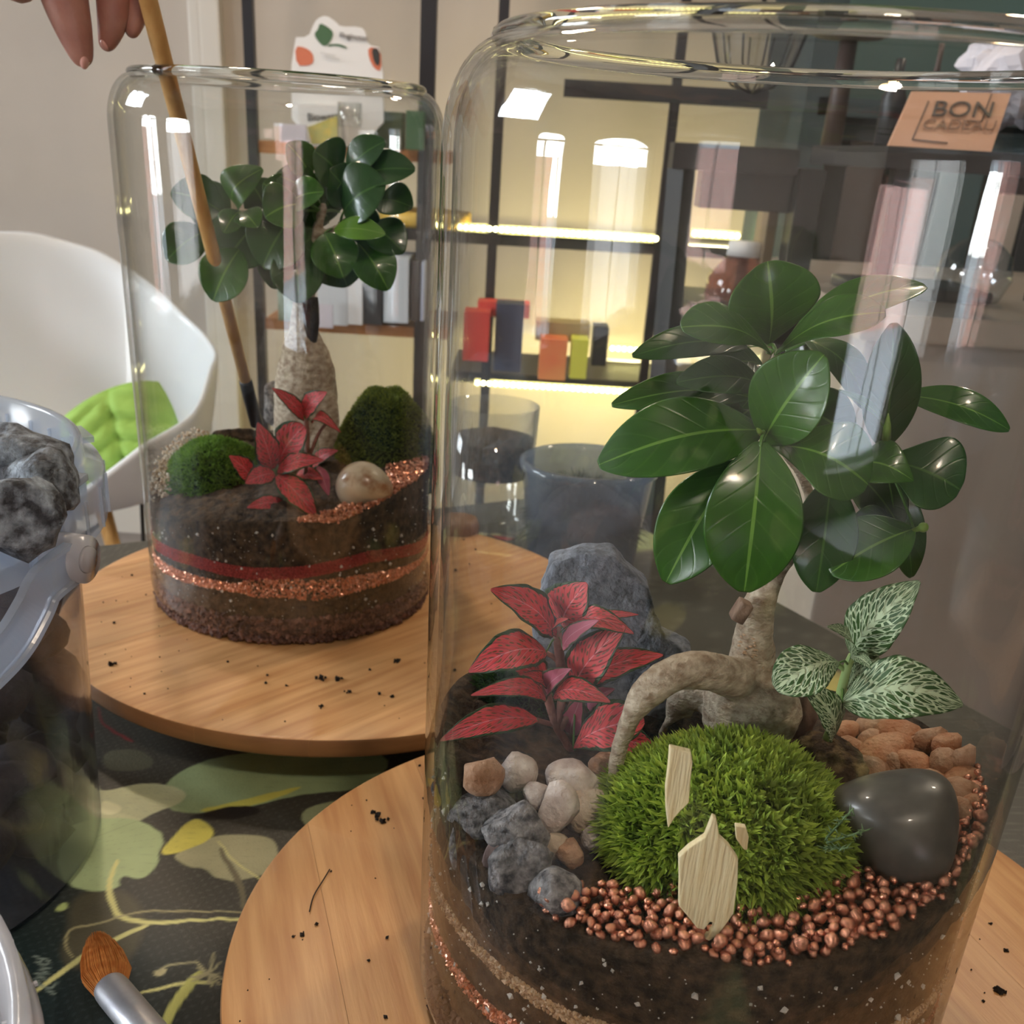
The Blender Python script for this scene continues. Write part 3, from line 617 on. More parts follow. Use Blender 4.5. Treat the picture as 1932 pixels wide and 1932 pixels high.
def specks(c, E, parent, n, seed):
    r = random.Random(seed); P = []; S = []
    for _ in range(n):
        a = r.uniform(-180, 180); z = r.uniform(.055, interp(E, a) - .004); P.append(cang(c, a, SR + .0001, z)); S.append(.0003 + .0013 * r.random() ** 5)
    o = grains('perlite', P, S, mat('perlite', (.62, .6, .56), .8), parent, seed=seed)
specks(J2, E2, S2, 1100, 2); specks(J1, E1, S1, 700, 5)
def band(c, parent, name, zf, th, rad, m, a0, a1, dens, cols, seed):
    r = random.Random(seed); P = []; S = []; C = []
    n = int((a1 - a0) * dens)
    for _ in range(n):
        a = r.uniform(a0, a1); z0 = zf(a); tt = th(a) if callable(th) else th
        z = z0 + r.uniform(-.5, .5) * tt; P.append(cang(c, a, SR + rad * .25 - r.random() * rad * .6, z)); S.append(rad * r.uniform(.6, 1.15)); k = r.choice(cols); f_ = r.uniform(.75, 1.2); C.append([v * f_ for v in k])
    return grains(name, P, S, m, parent, C, seed)
wob = lambda s, amp=.003: (lambda a: amp * noise.noise(Vector((a * .045, s, 0))))
w1, w2, w3, w4 = wob(1), wob(5), wob(9), wob(14)
sand = attr_mat('sand', .8); copg = attr_mat('copper_grain', .32, .8)
CU = [(.75, .33, .2), (.62, .25, .15), (.9, .48, .34)]
band(J2, S2, 'beige_gravel_stripe', lambda a: .099 + w1(a) - (.008 if a > 30 else 0) * min(1, (abs(a) - 30) / 30), .0045, .0011, sand, -180, 180, 18, [s2l(190, 160, 124), s2l(160, 128, 98), s2l(206, 180, 150)], 1)
band(J2, S2, 'copper_gravel_stripe', lambda a: .081 + w2(a), lambda a: .006 if a < 10 else .003, .0011, copg, -110, 150, 16, CU, 2)
band(J2, S2, 'base_gravel', lambda a: .054, .018, .0022, sand, -180, 180, 14, [s2l(110, 84, 66), s2l(90, 66, 54)], 3)
ZR = [(-180, .085), (-67, .084), (-33, .0885), (-3, .087), (13, .0885), (42, .0935), (78, .085), (180, .085)]
band(J1, S1, 'red_sand_stripe', lambda a: interp(ZR, a) + w3(a) * .3, .0075, .0007, sand, -180, 180, 90, [s2l(160, 62, 58), s2l(138, 50, 48), s2l(176, 76, 68)], 4)
ZC = [(-180, .073), (-63, .073), (-34, .0755), (-12, .0765), (5, .079), (20, .0765), (42, .0775), (72, .075), (180, .073)]
TC = [(-180, .006), (-34, .0065), (-10, .005), (-4, .0125), (20, .013), (42, .010), (60, .006), (75, .003), (180, .004)]
band(J1, S1, 'copper_gravel_stripe', lambda a: interp(ZC, a), lambda a: interp(TC, a), .0011, copg, -180, 180, 24, CU, 5)
band(J1, S1, 'base_gravel', lambda a: .050, .016, .0024, sand, -180, 180, 14, [s2l(130, 96, 82), s2l(104, 76, 66), s2l(84, 60, 52)], 6)
# ------------------------------------------------------------------ moss cushions
def moss(name, label, c, rad, n, blen, bw, seed, dark, light_, tuft=0, base=None, tilt=None):
    rs = random.Random(seed); c = Vector(c); R = Vector(rad)
    o = empty(name, c, label, 'moss')
    bm = bmesh.new(); bmesh.ops.create_icosphere(bm, subdivisions=4, radius=1)
    for v in bm.verts:
        k = 1 + .10 * noise.noise(v.co * 2.2 + Vector((seed, 0, 0))); v.co = c + Vector((v.co.x * R.x * k, v.co.y * R.y * k, max(v.co.z, -.35) * R.z * k)) * .93
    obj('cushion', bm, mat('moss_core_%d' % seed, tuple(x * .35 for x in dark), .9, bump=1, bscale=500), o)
    V = []; Fa = []; C = []
    dk, lt = Vector(dark), Vector(light_)
    for _ in range(n):
        z = rs.uniform(-.3, 1); a = rs.uniform(0, 2 * PI); s = math.sqrt(max(0, 1 - z * z)); d = Vector((s * math.cos(a), s * math.sin(a), z))
        k = 1 + .10 * noise.noise(d * 2.2 + Vector((seed, 0, 0)))
        p = c + Vector((d.x * R.x, d.y * R.y, d.z * R.z)) * k * .95
        nr = Vector((d.x / R.x, d.y / R.y, d.z / R.z)).normalized()
        m_ = max(1, tuft)
        ctr = (nr + Vector((rs.gauss(0, .25), rs.gauss(0, .25), rs.gauss(0, .25) + .1))).normalized(); tone = rs.random()
        for b in range(m_):
            dr = (ctr + Vector((rs.gauss(0, 1), rs.gauss(0, 1), rs.gauss(0, 1))) * (.5 if tuft else .3)).normalized()
            L = blen * rs.uniform(.6, 1.25); sd = dr.cross(Vector((rs.gauss(0, 1), rs.gauss(0, 1), rs.gauss(0, 1)))).normalized() * bw * rs.uniform(.7, 1.2)
            i = len(V); mid = p + dr * L * .55 + Vector((0, 0, -.0)) ; tipp = p + dr * L + Vector((0, 0, -L * .12))
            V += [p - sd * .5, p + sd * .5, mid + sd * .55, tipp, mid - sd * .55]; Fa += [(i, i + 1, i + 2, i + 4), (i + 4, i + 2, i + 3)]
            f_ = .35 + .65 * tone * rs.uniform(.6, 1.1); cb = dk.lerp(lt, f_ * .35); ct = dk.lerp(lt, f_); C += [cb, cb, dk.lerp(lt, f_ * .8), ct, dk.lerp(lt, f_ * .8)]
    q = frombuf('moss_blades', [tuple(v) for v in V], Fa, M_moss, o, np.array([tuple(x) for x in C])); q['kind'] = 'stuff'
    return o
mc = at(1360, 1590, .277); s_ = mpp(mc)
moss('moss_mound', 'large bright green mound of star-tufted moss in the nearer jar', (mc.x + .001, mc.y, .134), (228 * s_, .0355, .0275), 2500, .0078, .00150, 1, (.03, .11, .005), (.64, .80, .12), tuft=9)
p = at(960, 1390, .345); moss('moss_mound', 'small dark green moss patch behind the red plant in the nearer jar', (p.x, p.y, .134), (.017, .014, .022), 900, .005, .0005, 2, (.01, .035, .008), (.07, .16, .03), tuft=6)
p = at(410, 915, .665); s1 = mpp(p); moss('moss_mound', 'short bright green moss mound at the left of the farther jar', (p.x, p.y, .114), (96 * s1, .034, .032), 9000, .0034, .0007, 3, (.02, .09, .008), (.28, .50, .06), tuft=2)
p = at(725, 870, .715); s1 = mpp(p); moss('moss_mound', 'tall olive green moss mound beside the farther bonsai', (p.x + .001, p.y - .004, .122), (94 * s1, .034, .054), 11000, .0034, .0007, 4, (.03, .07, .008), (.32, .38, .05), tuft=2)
# ------------------------------------------------------------------ copper pebbles, near jar
cg = empty('copper_gravel', (J2.x, J2.y - .07, .13), 'shiny copper-painted gravel along the front of the nearer jar', 'gravel')
pm = []
for k in range(6):
    bm = rock_bm((0, 0, 0), 1, .82, .8, 40 + k, sub=2, cuts=6, rough=.15); me = D.meshes.new('copper_pebble'); bm.to_mesh(me); bm.free(); me.shade_smooth(); me.materials.append(M_copper); pm.append(me)
r = random.Random(12); placed = []; tries = 0
RIN = [(-52, .088), (-44, .082), (-30, .073), (-12, .068), (2, .060), (16, .050), (30, .052), (42, .056), (60, .066), (80, .078), (92, .088)]
while len(placed) < 760 and tries < 50000:
    tries += 1; a = r.uniform(-40, 88); d = r.uniform(interp(RIN, a), .0895); rad = r.uniform(.0014, .0028); x, y = J2.x + d * math.sin(math.radians(a)), J2.y - d * math.cos(math.radians(a)); z = G2(x, y) + rad * .6
    if d + rad > .0907: continue
    lay = 0
    for (x2, y2, z2, r2) in placed:
        if (x - x2) ** 2 + (y - y2) ** 2 < ((rad + r2) * .78) ** 2: lay = max(lay, z2 + (rad + r2) * .7)
    if lay:
        if r.random() < .75 or lay > G2(x, y) + .006: continue
        z = lay
    placed.append((x, y, z, rad))
placed.sort(key=lambda q: (Vector(q[:3]) - CAM).length / q[3])
for i, (x, y, z, rad) in enumerate(placed[:300]):
    o = D.objects.new('pebble', pm[i % 6]); COL.objects.link(o); o.parent = cg; o.matrix_parent_inverse = cg.matrix_basis.inverted(); o.location = (x, y, z); o.scale = (rad, rad, rad); o.rotation_euler = (r.uniform(0, 6), r.uniform(0, 6), r.uniform(0, 6))
bm = bmesh.new()
for i, (x, y, z, rad) in enumerate(placed[300:]):
    M = Matrix.Translation((x, y, z)) @ Matrix.Rotation(r.uniform(0, 6), 4, Vector((r.random(), r.random(), r.random() + .1))) @ Matrix.Diagonal((rad, rad * .85, rad * .8, 1)); bmesh.ops.create_icosphere(bm, subdivisions=1, radius=1, matrix=M)
o = obj('small_pebbles', bm, M_copper, cg); o['kind'] = 'stuff'
# farther jar: copper top dressing at the right, off-white gravel at the left
r = random.Random(5); P = []; S = []; C = []
for _ in range(1500):
    a = r.uniform(14, 105); wd = interp([(14, .004), (25, .012), (60, .022), (105, .03)], a); d = .0905 - r.random() ** 1.3 * wd; x, y = J1.x + d * math.sin(math.radians(a)), J1.y - d * math.cos(math.radians(a)); P.append((x, y, G1(x, y) + r.uniform(0, .003) * min(1, (a - 10) / 25))); S.append(r.uniform(.0009, .0014)); C.append(r.choice(CU))
tag(grains('copper_gravel', P, S, copg, None, C, 3), 'fine copper gravel at the right of the farther jar', 'gravel')
P = []; S = []; C = []
for _ in range(420):
    a = r.uniform(-125, -60); d = .0905 - r.random() * .012; x, y = J1.x + d * math.sin(math.radians(a)), J1.y - d * math.cos(math.radians(a)); P.append((x, y, G1(x, y) + r.uniform(0, .011))); S.append(r.uniform(.0009, .0016)); C.append(r.choice([s2l(214, 196, 172), s2l(190, 166, 140), s2l(226, 216, 200)]))
tag(grains('white_gravel', P, S, sand, None, C, 9), 'off-white gravel against the left glass of the farther jar', 'gravel')
# ------------------------------------------------------------------ rocks, near jar
def rock_at(px, py, rx, rz, m, seed, name, label=None, parent=None, cat='rock', sub=3, lift=.55, dz=0, tilt=0, group=None, cuts=7, rough=.18, flat=.8):
    g = onz(px, py + rz * .6, .133); g.z = G2(g.x, g.y)
    d = Vector((g.x - J2.x, g.y - J2.y)); s = mpp(g); a, c = rx * s * 1.22, rz * s * 1.25
    lim = .0895 - a * .62
    c_ = Vector(g); c_.z += c * lift + dz
    # keep the picture position of the centre while staying inside the glass
    v = ray(px, py); tt = (c_.z - HC) / v.z; P_ = CAM + v * tt
    if (Vector((P_.x, P_.y)) - Vector((J2.x, J2.y))).length > lim:
        for _ in range(60):
            tt *= 1.004 if (P_.y < J2.y) else .996
            P_ = CAM + v * tt
            if (Vector((P_.x, P_.y)) - Vector((J2.x, J2.y))).length <= lim: break
    h_ = Vector((P_.x - J2.x, P_.y - J2.y)); 
    if h_.length > lim: h_ *= lim / h_.length; P_ = Vector((J2.x + h_.x, J2.y + h_.y, P_.z))
    rot = Matrix.Rotation(0, 3, 'Z'); rot = Matrix.Rotation(math.radians(tilt), 3, FW) @ rot
    bm = rock_bm(P_, a, a * flat, c, seed, sub, rough, cuts, rot)
    o = obj(name, bm, m, parent, smooth=False); o.data.shade_smooth()
    if label: tag(o, label, cat, group)
    return o
GR = [(852, 1487, 36, 34, 'small grey rock touching the left glass of the nearer jar', 0), (905, 1530, 60, 46, 'rounded grey rock behind the tall jagged grey rock', 0), (897, 1605, 44, 70, 'tall jagged grey rock at the left glass of the nearer jar', -15), (972, 1568, 56, 54, 'smooth brownish grey rock in the middle of the grey rocks', 0), (981, 1632, 56, 42, 'slanting oblong grey rock above the copper gravel', -40), (1042, 1684, 50, 42, 'lowest grey rock resting on the copper gravel', 0), (928, 1625, 15, 42, 'thin pinkish rock sliver beside the jagged grey rock', 8)]
for i, (x, y, a, b, l, t) in enumerate(GR): rock_at(x, y, a, b, M_grock if i != 6 else mat('pinkish_rock', s2l(120, 100, 98), .8, col2=s2l(160, 140, 136), vscale=100, bump=.8, bscale=300), 60 + i, 'grey_rock', l, tilt=t, sub=4, cuts=10, rough=.13, dz=.001 * (i in (3,)))
WR = [(908, 1462, 34, 32, 't', 'tan brown rock in the dark soil behind the grey rocks', 0), (980, 1459, 29, 34, 'w', 'pale pointed rock standing alone on the dark soil', 0), (1078, 1470, 46, 27, 'w', 'broad pinkish white rock behind the standing white rock', 8), (1050, 1530, 34, 52, 'w', 'upright pure white rock in front of the pale rocks', 0), (1012, 1503, 24, 27, 'w', 'small pinkish rock left of the upright white rock', 0), (1107, 1530, 38, 42, 'b', 'cream speckled rock right of the upright white rock', 0), (1140, 1447, 26, 26, 't', 'glossy brown rock beside the thin bonsai root', 0), (1147, 1498, 13, 20, 'b', 'tiny pink beige rock below the thin bonsai root', 0), (1178, 1462, 22, 28, 'w', 'white rock hidden behind the thin bonsai root', 0), (1048, 1600, 26, 32, 'b', 'beige rock below the upright white rock', 0), (1120, 1583, 22, 22, 'w', 'small white rock touching the bright moss', 0), (1075, 1610, 26, 30, 't', 'tan rock under a dark soil lump by the moss', 0)]
M_brock = mat('cream_rock', s2l(206, 180, 150), .6, col2=s2l(226, 210, 190), vscale=170, bump=.8, bscale=500)
for i, (x, y, a, b, k, l, t) in enumerate(WR): rock_at(x, y, a, b, {'t': M_trock, 'w': M_wrock, 'b': M_brock}[k], 90 + i, 'pale_rock', l, tilt=t, dz=.003 * (i == 3), rough=.12)
tb = empty('tan_gravel', onz(1720, 1420, .14), 'bed of tan orange stones at the back right of the nearer jar', 'gravel')
r = random.Random(3)
for i, (x, y, a, b) in enumerate([(1595, 1378, 24, 16), (1628, 1374, 20, 15), (1662, 1368, 28, 15), (1700, 1385, 40, 20), (1610, 1410, 26, 18), (1645, 1398, 24, 20), (1672, 1418, 46, 24), (1728, 1405, 14, 16), (1755, 1396, 28, 24), (1790, 1408, 26, 24), (1640, 1446, 36, 20), (1690, 1440, 18, 22), (1728, 1440, 34, 20), (1784, 1440, 30, 24), (1815, 1440, 18, 34), (1810, 1468, 30, 16), (1822, 1492, 34, 20), (1812, 1528, 24, 20), (1600, 1452, 24, 18), (1838, 1572, 26, 26), (1850, 1545, 20, 28), (1835, 1515, 20, 14), (1760, 1470, 26, 16), (1625, 1480, 22, 14), (1835, 1600, 18, 16), (1580, 1425, 18, 14)]):
    rock_at(x, y, a, b, M_trock if i % 3 else mat('orange_rock', s2l(190, 124, 82), .55, col2=s2l(216, 166, 128), vscale=170, bump=.8, bscale=500), 120 + i, 'stone', None, tb, sub=2, tilt=r.uniform(-25, 25), rough=.1)
# stones rounded over an outline: a closed contour gives the silhouette, the depth bulges front and back
def outline_stone(P, y, depth, sub=4, pw=.8, flatten=None):
    cx_, cy_ = sum(p[0] for p in P) / len(P), sum(p[1] for p in P) / len(P); Q = roundp(P, 2)
    an = sorted((math.atan2(-(q[1] - cy_), q[0] - cx_), math.hypot(q[0] - cx_, q[1] - cy_)) for q in Q); A = [a for a, _ in an]; Rr = [r_ for _, r_ in an]
    A = [A[-1] - 2 * PI] + A + [A[0] + 2 * PI]; Rr = [Rr[-1]] + Rr + [Rr[0]]; c = at(cx_, cy_, y); s_ = mpp(c); bm = bmesh.new()
    for v in bmesh.ops.create_icosphere(bm, subdivisions=sub, radius=1)['verts']:
        x, d, z = v.co; h = math.hypot(x, z); R_ = float(np.interp(math.atan2(z, x), A, Rr)) * s_; k = (h ** pw) / h if h > 1e-6 else 0
        v.co = c + RT * (x * k * R_) + UP * (z * k * R_) + FW * (math.copysign(abs(d) ** 1.15, d) * depth)
    return bm
# dark polished pebble
bm = outline_stone([(1562, 1525), (1578, 1488), (1640, 1462), (1720, 1448), (1775, 1455), (1794, 1490), (1797, 1560), (1780, 1640), (1745, 1674), (1690, 1682), (1640, 1655), (1600, 1600)], .266, .020, 5)
tag(obj('dark_pebble', bm, M_pebble), 'large smooth dark grey pebble at the right of the nearer jar', 'stone')
# slate slab
pts = [(1028, 1105), (1040, 1062), (1090, 1045), (1165, 1047), (1182, 1070), (1225, 1110), (1242, 1160), (1262, 1205), (1310, 1235), (1318, 1320), (1240, 1410), (1030, 1420), (1008, 1300), (1008, 1190)]
bm = bmesh.new(); Fv = [bm.verts.new(at(x, y, .350)) for x, y in pts]; f0 = bm.faces.new(Fv)
ex = bmesh.ops.extrude_face_region(bm, geom=[f0]); ev = [v for v in ex['geom'] if isinstance(v, bmesh.types.BMVert)]
for v in ev: v.co += Vector((0, .018, -.002))
o = obj('slate_rock', bm, M_slate); mods(o, ('REMESH', dict(mode='VOXEL', voxel_size=.0011, use_smooth_shade=True)))
tx = D.textures.new('rock_noise', 'CLOUDS'); tx.noise_scale = .016; tx.noise_depth = 4
mods(o, ('SMOOTH', dict(iterations=6, factor=.6)), ('DISPLACE', dict(texture=tx, strength=.006, mid_level=.5, texture_coords='GLOBAL'))); tag(o, 'upright blue-grey slate slab behind the red plant', 'rock')
# ------------------------------------------------------------------ bonsai trees
def tree(name, label, chains, m, vox, root):
    t = empty(name, root, label, 'plant'); bm = bmesh.new()
    for ch in chains:
        P = [at(x, y, d) for x, y, r_, d in ch]; R = [r_ * mpp(p) for p, (x, y, r_, d) in zip(P, ch)]; P, R = smoothpath(P, R, 6); tube(bm, P, R, 20)
        for e in (0, -1): bmesh.ops.create_icosphere(bm, subdivisions=3, radius=R[e] * .98, matrix=Matrix.Translation(P[e]))
    o = obj('trunk', bm, m, t); mods(o, ('REMESH', dict(mode='VOXEL', voxel_size=vox, use_smooth_shade=True)), ('SMOOTH', dict(iterations=5, factor=.5)))
    tx = D.textures.new('bark_noise', 'CLOUDS'); tx.noise_scale = .006; tx.noise_depth = 3; mods(o, ('DISPLACE', dict(texture=tx, strength=.0012, mid_level=.5, texture_coords='GLOBAL'))); return t
B2 = tree('ficus_bonsai', 'large glossy-leaved ficus bonsai with swollen trunk in the nearer jar', [
    [(1420, 1405, 60, .318), (1418, 1350, 94, .318), (1412, 1300, 82, .318), (1418, 1250, 46, .318), (1422, 1200, 36, .318), (1428, 1160, 34, .318), (1442, 1118, 27, .318)],
    [(1442, 1118, 27, .318), (1462, 1085, 17, .318), (1492, 1048, 14, .318), (1520, 1005, 12, .32), (1530, 960, 11, .322), (1515, 900, 10, .322), (1478, 850, 9, .32), (1450, 780, 9, .32), (1455, 700, 8, .32), (1465, 660, 7, .32)],
    [(1515, 900, 10, .322), (1570, 880, 9, .325), (1630, 860, 8, .328), (1665, 855, 7, .33)],
    [(1400, 1285, 40, .312), (1345, 1268, 38, .303), (1295, 1266, 36, .298), (1250, 1283, 34, .294), (1214, 1315, 30, .292), (1190, 1352, 20, .291), (1172, 1400, 16, .291), (1162, 1450, 15, .291), (1158, 1500, 15, .291), (1160, 1520, 14, .292)],
    [(1400, 1330, 40, .322), (1330, 1312, 34, .328), (1285, 1320, 25, .33), (1270, 1350, 14, .332)],
    [(1300, 1345, 10, .33), (1262, 1360, 8, .33), (1240, 1410, 7, .33), (1232, 1440, 6, .33)]], M_bark, .0009, at(1420, 1400, .318))
bm = bmesh.new()
for ch in ([(1485, 1400, 26, .328), (1492, 1350, 50, .33), (1488, 1300, 40, .33), (1470, 1270, 20, .328)],):
    P = [at(x, y, d) for x, y, r_, d in ch]; tube(bm, *smoothpath(P, [q[2] * mpp(p) for p, q in zip(P, ch)], 6), 24)
obj('root', bm, M_barkd, B2)
# bark rings / lenticels on trunk
bm = bmesh.new(); r = random.Random(2)
for _ in range(90):
    y_ = r.uniform(1130, 1340); w_ = interp([(1130, 22), (1200, 32), (1260, 46), (1340, 75)], y_); x_ = interp([(1130, 1440), (1200, 1423), (1340, 1418)], y_) + r.uniform(-.8, .8) * w_
    q = (x_ - interp([(1130, 1440), (1200, 1423), (1340, 1418)], y_)) / w_; p = at(x_, y_, .318 - w_ * mpp(at(x_, y_, .318)) * math.sqrt(1 - q * q) * .97)
    bmesh.ops.create_icosphere(bm, subdivisions=1, radius=1, matrix=Matrix.Translation(p) @ Matrix.Diagonal((r.uniform(.0004, .001), .0005, .0004, 1)))
o = obj('bark_pores', bm, mat('bark_pore', s2l(190, 160, 130), .7), B2); o['kind'] = 'stuff'
bm = bmesh.new(); p = at(1398, 1152, .31); box(bm, p, (.0045, .006, .007), Matrix.Rotation(.4, 3, 'Y'), .0012); obj('cut_stub', bm, M_barkd, B2)
def lv(T_, L, y0, stems, shape='ficus', dm=M_leaf, wk=1, **kw):
    for e in L:
        (bx, by), (tx_, ty), w, d = e[:4]; o_ = e[4] if len(e) > 4 else {}
        b = at(bx, by, y0 + d); t_ = at(tx_, ty, y0 + d + o_.get('dd', -.012)); mid = (b + t_) / 2
        k = dict(kw); k.update({a: c for a, c in o_.items() if a in ('curl', 'fold', 'roll', 'wav')})
        leaf(T_, b, t_, w * wk * mpp(mid), o_.get('m', dm), o_.get('s', shape), stem=at(*min(stems, key=lambda s: (s[0] - bx) ** 2 + (s[1] - by) ** 2)[:2], y0) if stems else None, stemmat=M_stalk, **k)
st2 = [(1450, 790), (1465, 665), (1665, 858), (1520, 960), (1455, 720)]
lv(B2, [
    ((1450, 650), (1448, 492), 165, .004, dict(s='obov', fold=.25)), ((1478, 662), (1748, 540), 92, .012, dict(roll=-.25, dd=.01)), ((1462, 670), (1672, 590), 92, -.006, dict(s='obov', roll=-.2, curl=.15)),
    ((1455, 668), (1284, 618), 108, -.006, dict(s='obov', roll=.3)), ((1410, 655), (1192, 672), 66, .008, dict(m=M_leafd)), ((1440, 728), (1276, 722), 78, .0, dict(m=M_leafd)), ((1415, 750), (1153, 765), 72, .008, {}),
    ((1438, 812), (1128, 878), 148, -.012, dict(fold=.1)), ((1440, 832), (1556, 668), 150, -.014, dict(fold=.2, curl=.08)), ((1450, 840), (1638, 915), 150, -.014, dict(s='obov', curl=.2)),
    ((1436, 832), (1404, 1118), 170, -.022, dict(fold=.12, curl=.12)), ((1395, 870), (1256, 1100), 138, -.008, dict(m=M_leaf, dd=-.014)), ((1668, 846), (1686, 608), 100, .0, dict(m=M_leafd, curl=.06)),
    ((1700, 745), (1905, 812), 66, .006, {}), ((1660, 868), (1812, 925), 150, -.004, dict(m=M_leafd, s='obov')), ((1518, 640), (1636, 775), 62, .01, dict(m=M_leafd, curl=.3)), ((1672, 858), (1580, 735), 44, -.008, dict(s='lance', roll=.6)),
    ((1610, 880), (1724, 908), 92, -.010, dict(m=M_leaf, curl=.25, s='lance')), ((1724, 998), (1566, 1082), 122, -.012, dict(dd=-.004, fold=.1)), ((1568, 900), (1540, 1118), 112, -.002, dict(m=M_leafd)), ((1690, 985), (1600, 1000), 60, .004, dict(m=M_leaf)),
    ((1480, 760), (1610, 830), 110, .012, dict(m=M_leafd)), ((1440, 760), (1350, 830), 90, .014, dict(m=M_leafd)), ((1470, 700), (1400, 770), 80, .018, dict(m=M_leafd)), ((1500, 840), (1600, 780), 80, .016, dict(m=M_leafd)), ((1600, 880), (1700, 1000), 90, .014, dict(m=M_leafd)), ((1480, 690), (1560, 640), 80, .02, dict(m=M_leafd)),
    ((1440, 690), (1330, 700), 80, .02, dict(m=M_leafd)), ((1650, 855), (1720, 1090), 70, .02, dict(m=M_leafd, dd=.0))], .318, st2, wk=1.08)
for (bx, by, tx_, ty, w) in ((1436, 818, 1428, 808, 6), (1672, 828, 1676, 780, 9)):
    bm = bmesh.new(); a, b = at(bx, by, .3), at(tx_, ty, .298); tube(bm, [a, (a + b) / 2, b], [w * mpp(a), w * .8 * mpp(a), .0002], 8); obj('leaf_bud', bm, M_leafl, B2)
bm = bmesh.new(); a, b = at(1716, 1003, .306), at(1742, 995, .305); tube(bm, *smoothpath([a, (a + b) / 2, b], [.0006, .0008, .0012], 3), 8); bmesh.ops.create_icosphere(bm, subdivisions=2, radius=.0016, matrix=Matrix.Translation(b)); obj('leaf_bud', bm, M_leafl, B2)
# farther bonsai
B1 = tree('ficus_bonsai', 'smaller ficus bonsai with bottle-shaped trunk in the farther jar', [
    [(565, 850, 35, .69), (575, 795, 58, .69), (577, 740, 60, .69), (577, 690, 53, .69), (574, 655, 42, .69), (573, 625, 28, .69), (573, 600, 24, .69), (574, 570, 20, .69), (585, 520, 14, .69), (596, 470, 12, .69), (600, 430, 10, .69), (610, 390, 8, .69)],
    [(600, 850, 20, .675), (612, 810, 28, .68), (612, 760, 25, .682), (600, 720, 20, .685)], [(535, 860, 14, .68), (532, 810, 16, .682), (540, 760, 18, .685)],
    [(588, 500, 10, .69), (550, 440, 9, .69), (500, 410, 8, .685), (450, 400, 7, .68)], [(600, 450, 9, .69), (640, 430, 8, .685), (680, 410, 7, .68)]], M_bark, .0013, at(575, 850, .69))
bm = bmesh.new(); P = [at(588, 650, .684), at(588, 610, .683), at(587, 580, .683), at(585, 562, .683)]; tube(bm, *smoothpath(P, [.003, .005, .005, .005], 4), 10)
obj('dead_stub', bm, mat('charred_bark', (.02, .014, .012), .9, bump=1, bscale=300), B1)
st1 = [(610, 400), (500, 410), (450, 400), (640, 430), (680, 410), (588, 500), (560, 450)]
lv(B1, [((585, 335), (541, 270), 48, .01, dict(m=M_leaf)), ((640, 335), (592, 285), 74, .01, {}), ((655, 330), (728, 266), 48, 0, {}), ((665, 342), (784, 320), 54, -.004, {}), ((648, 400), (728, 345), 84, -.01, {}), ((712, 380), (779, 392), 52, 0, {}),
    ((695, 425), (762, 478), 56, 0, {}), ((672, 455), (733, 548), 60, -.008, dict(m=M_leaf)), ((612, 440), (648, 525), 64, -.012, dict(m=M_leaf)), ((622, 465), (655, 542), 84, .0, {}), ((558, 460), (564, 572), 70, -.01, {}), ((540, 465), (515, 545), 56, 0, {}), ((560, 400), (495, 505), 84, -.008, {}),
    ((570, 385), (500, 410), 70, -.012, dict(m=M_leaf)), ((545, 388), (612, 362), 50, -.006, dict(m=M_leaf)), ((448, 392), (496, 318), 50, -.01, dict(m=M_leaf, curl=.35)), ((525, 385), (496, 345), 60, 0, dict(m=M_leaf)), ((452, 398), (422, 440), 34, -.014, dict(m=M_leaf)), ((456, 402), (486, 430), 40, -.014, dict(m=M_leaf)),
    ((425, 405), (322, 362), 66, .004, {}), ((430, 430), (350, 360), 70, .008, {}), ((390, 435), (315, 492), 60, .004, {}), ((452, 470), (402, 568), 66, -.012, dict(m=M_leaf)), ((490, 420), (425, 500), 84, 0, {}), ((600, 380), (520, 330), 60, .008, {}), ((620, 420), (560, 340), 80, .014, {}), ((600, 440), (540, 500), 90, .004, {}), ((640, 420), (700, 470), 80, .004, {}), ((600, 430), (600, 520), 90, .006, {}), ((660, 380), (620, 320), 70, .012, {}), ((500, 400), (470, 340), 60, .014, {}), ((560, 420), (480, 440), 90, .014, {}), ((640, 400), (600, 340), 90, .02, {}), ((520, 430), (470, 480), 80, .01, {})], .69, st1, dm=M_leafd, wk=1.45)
lv(B1, [((630, 434), (727, 442), 46, -.02, dict(m=M_leafl, roll=.2))], .69, None)
# ------------------------------------------------------------------ fittonias
def plant(name, label, root, stems, y0, m=M_rstem):
    t = empty(name, at(*root, y0), label, 'plant')
    for s in stems:
        bm = bmesh.new(); P = [at(x, y, y0 + (q[0] if q else 0)) for x, y, w, *q in s]; R = [w * mpp(p) for p, (x, y, w, *q) in zip(P, s)]; tube(bm, *smoothpath(P, R, 4), 10); obj('stem', bm, m, t)
    return t
FR = plant('red_fittonia', 'bushy red-leaved fittonia with green leaf edges in the nearer jar', (1085, 1430), [[(1085, 1440, 8), (1068, 1400, 8), (1050, 1370, 8), (1032, 1310, 9), (1030, 1290, 7)], [(1055, 1380, 6), (1075, 1340, 7), (1085, 1310, 6)], [(1050, 1375, 5), (1062, 1300, 10), (1056, 1240, 10), (1052, 1200, 9), (1050, 1185, 8)], [(1045, 1368, 5), (1010, 1358, 5), (985, 1352, 4)], [(1062, 1260, 6), (1045, 1240, 5), (1025, 1230, 5)]], .318)
M_redp = leaf_mat('red_fittonia_underside', (.42, .08, .14), (.5, .12, .18), (.6, .25, .3), nlat=7, rough=.6, edgecol=(.05, .06, .02))
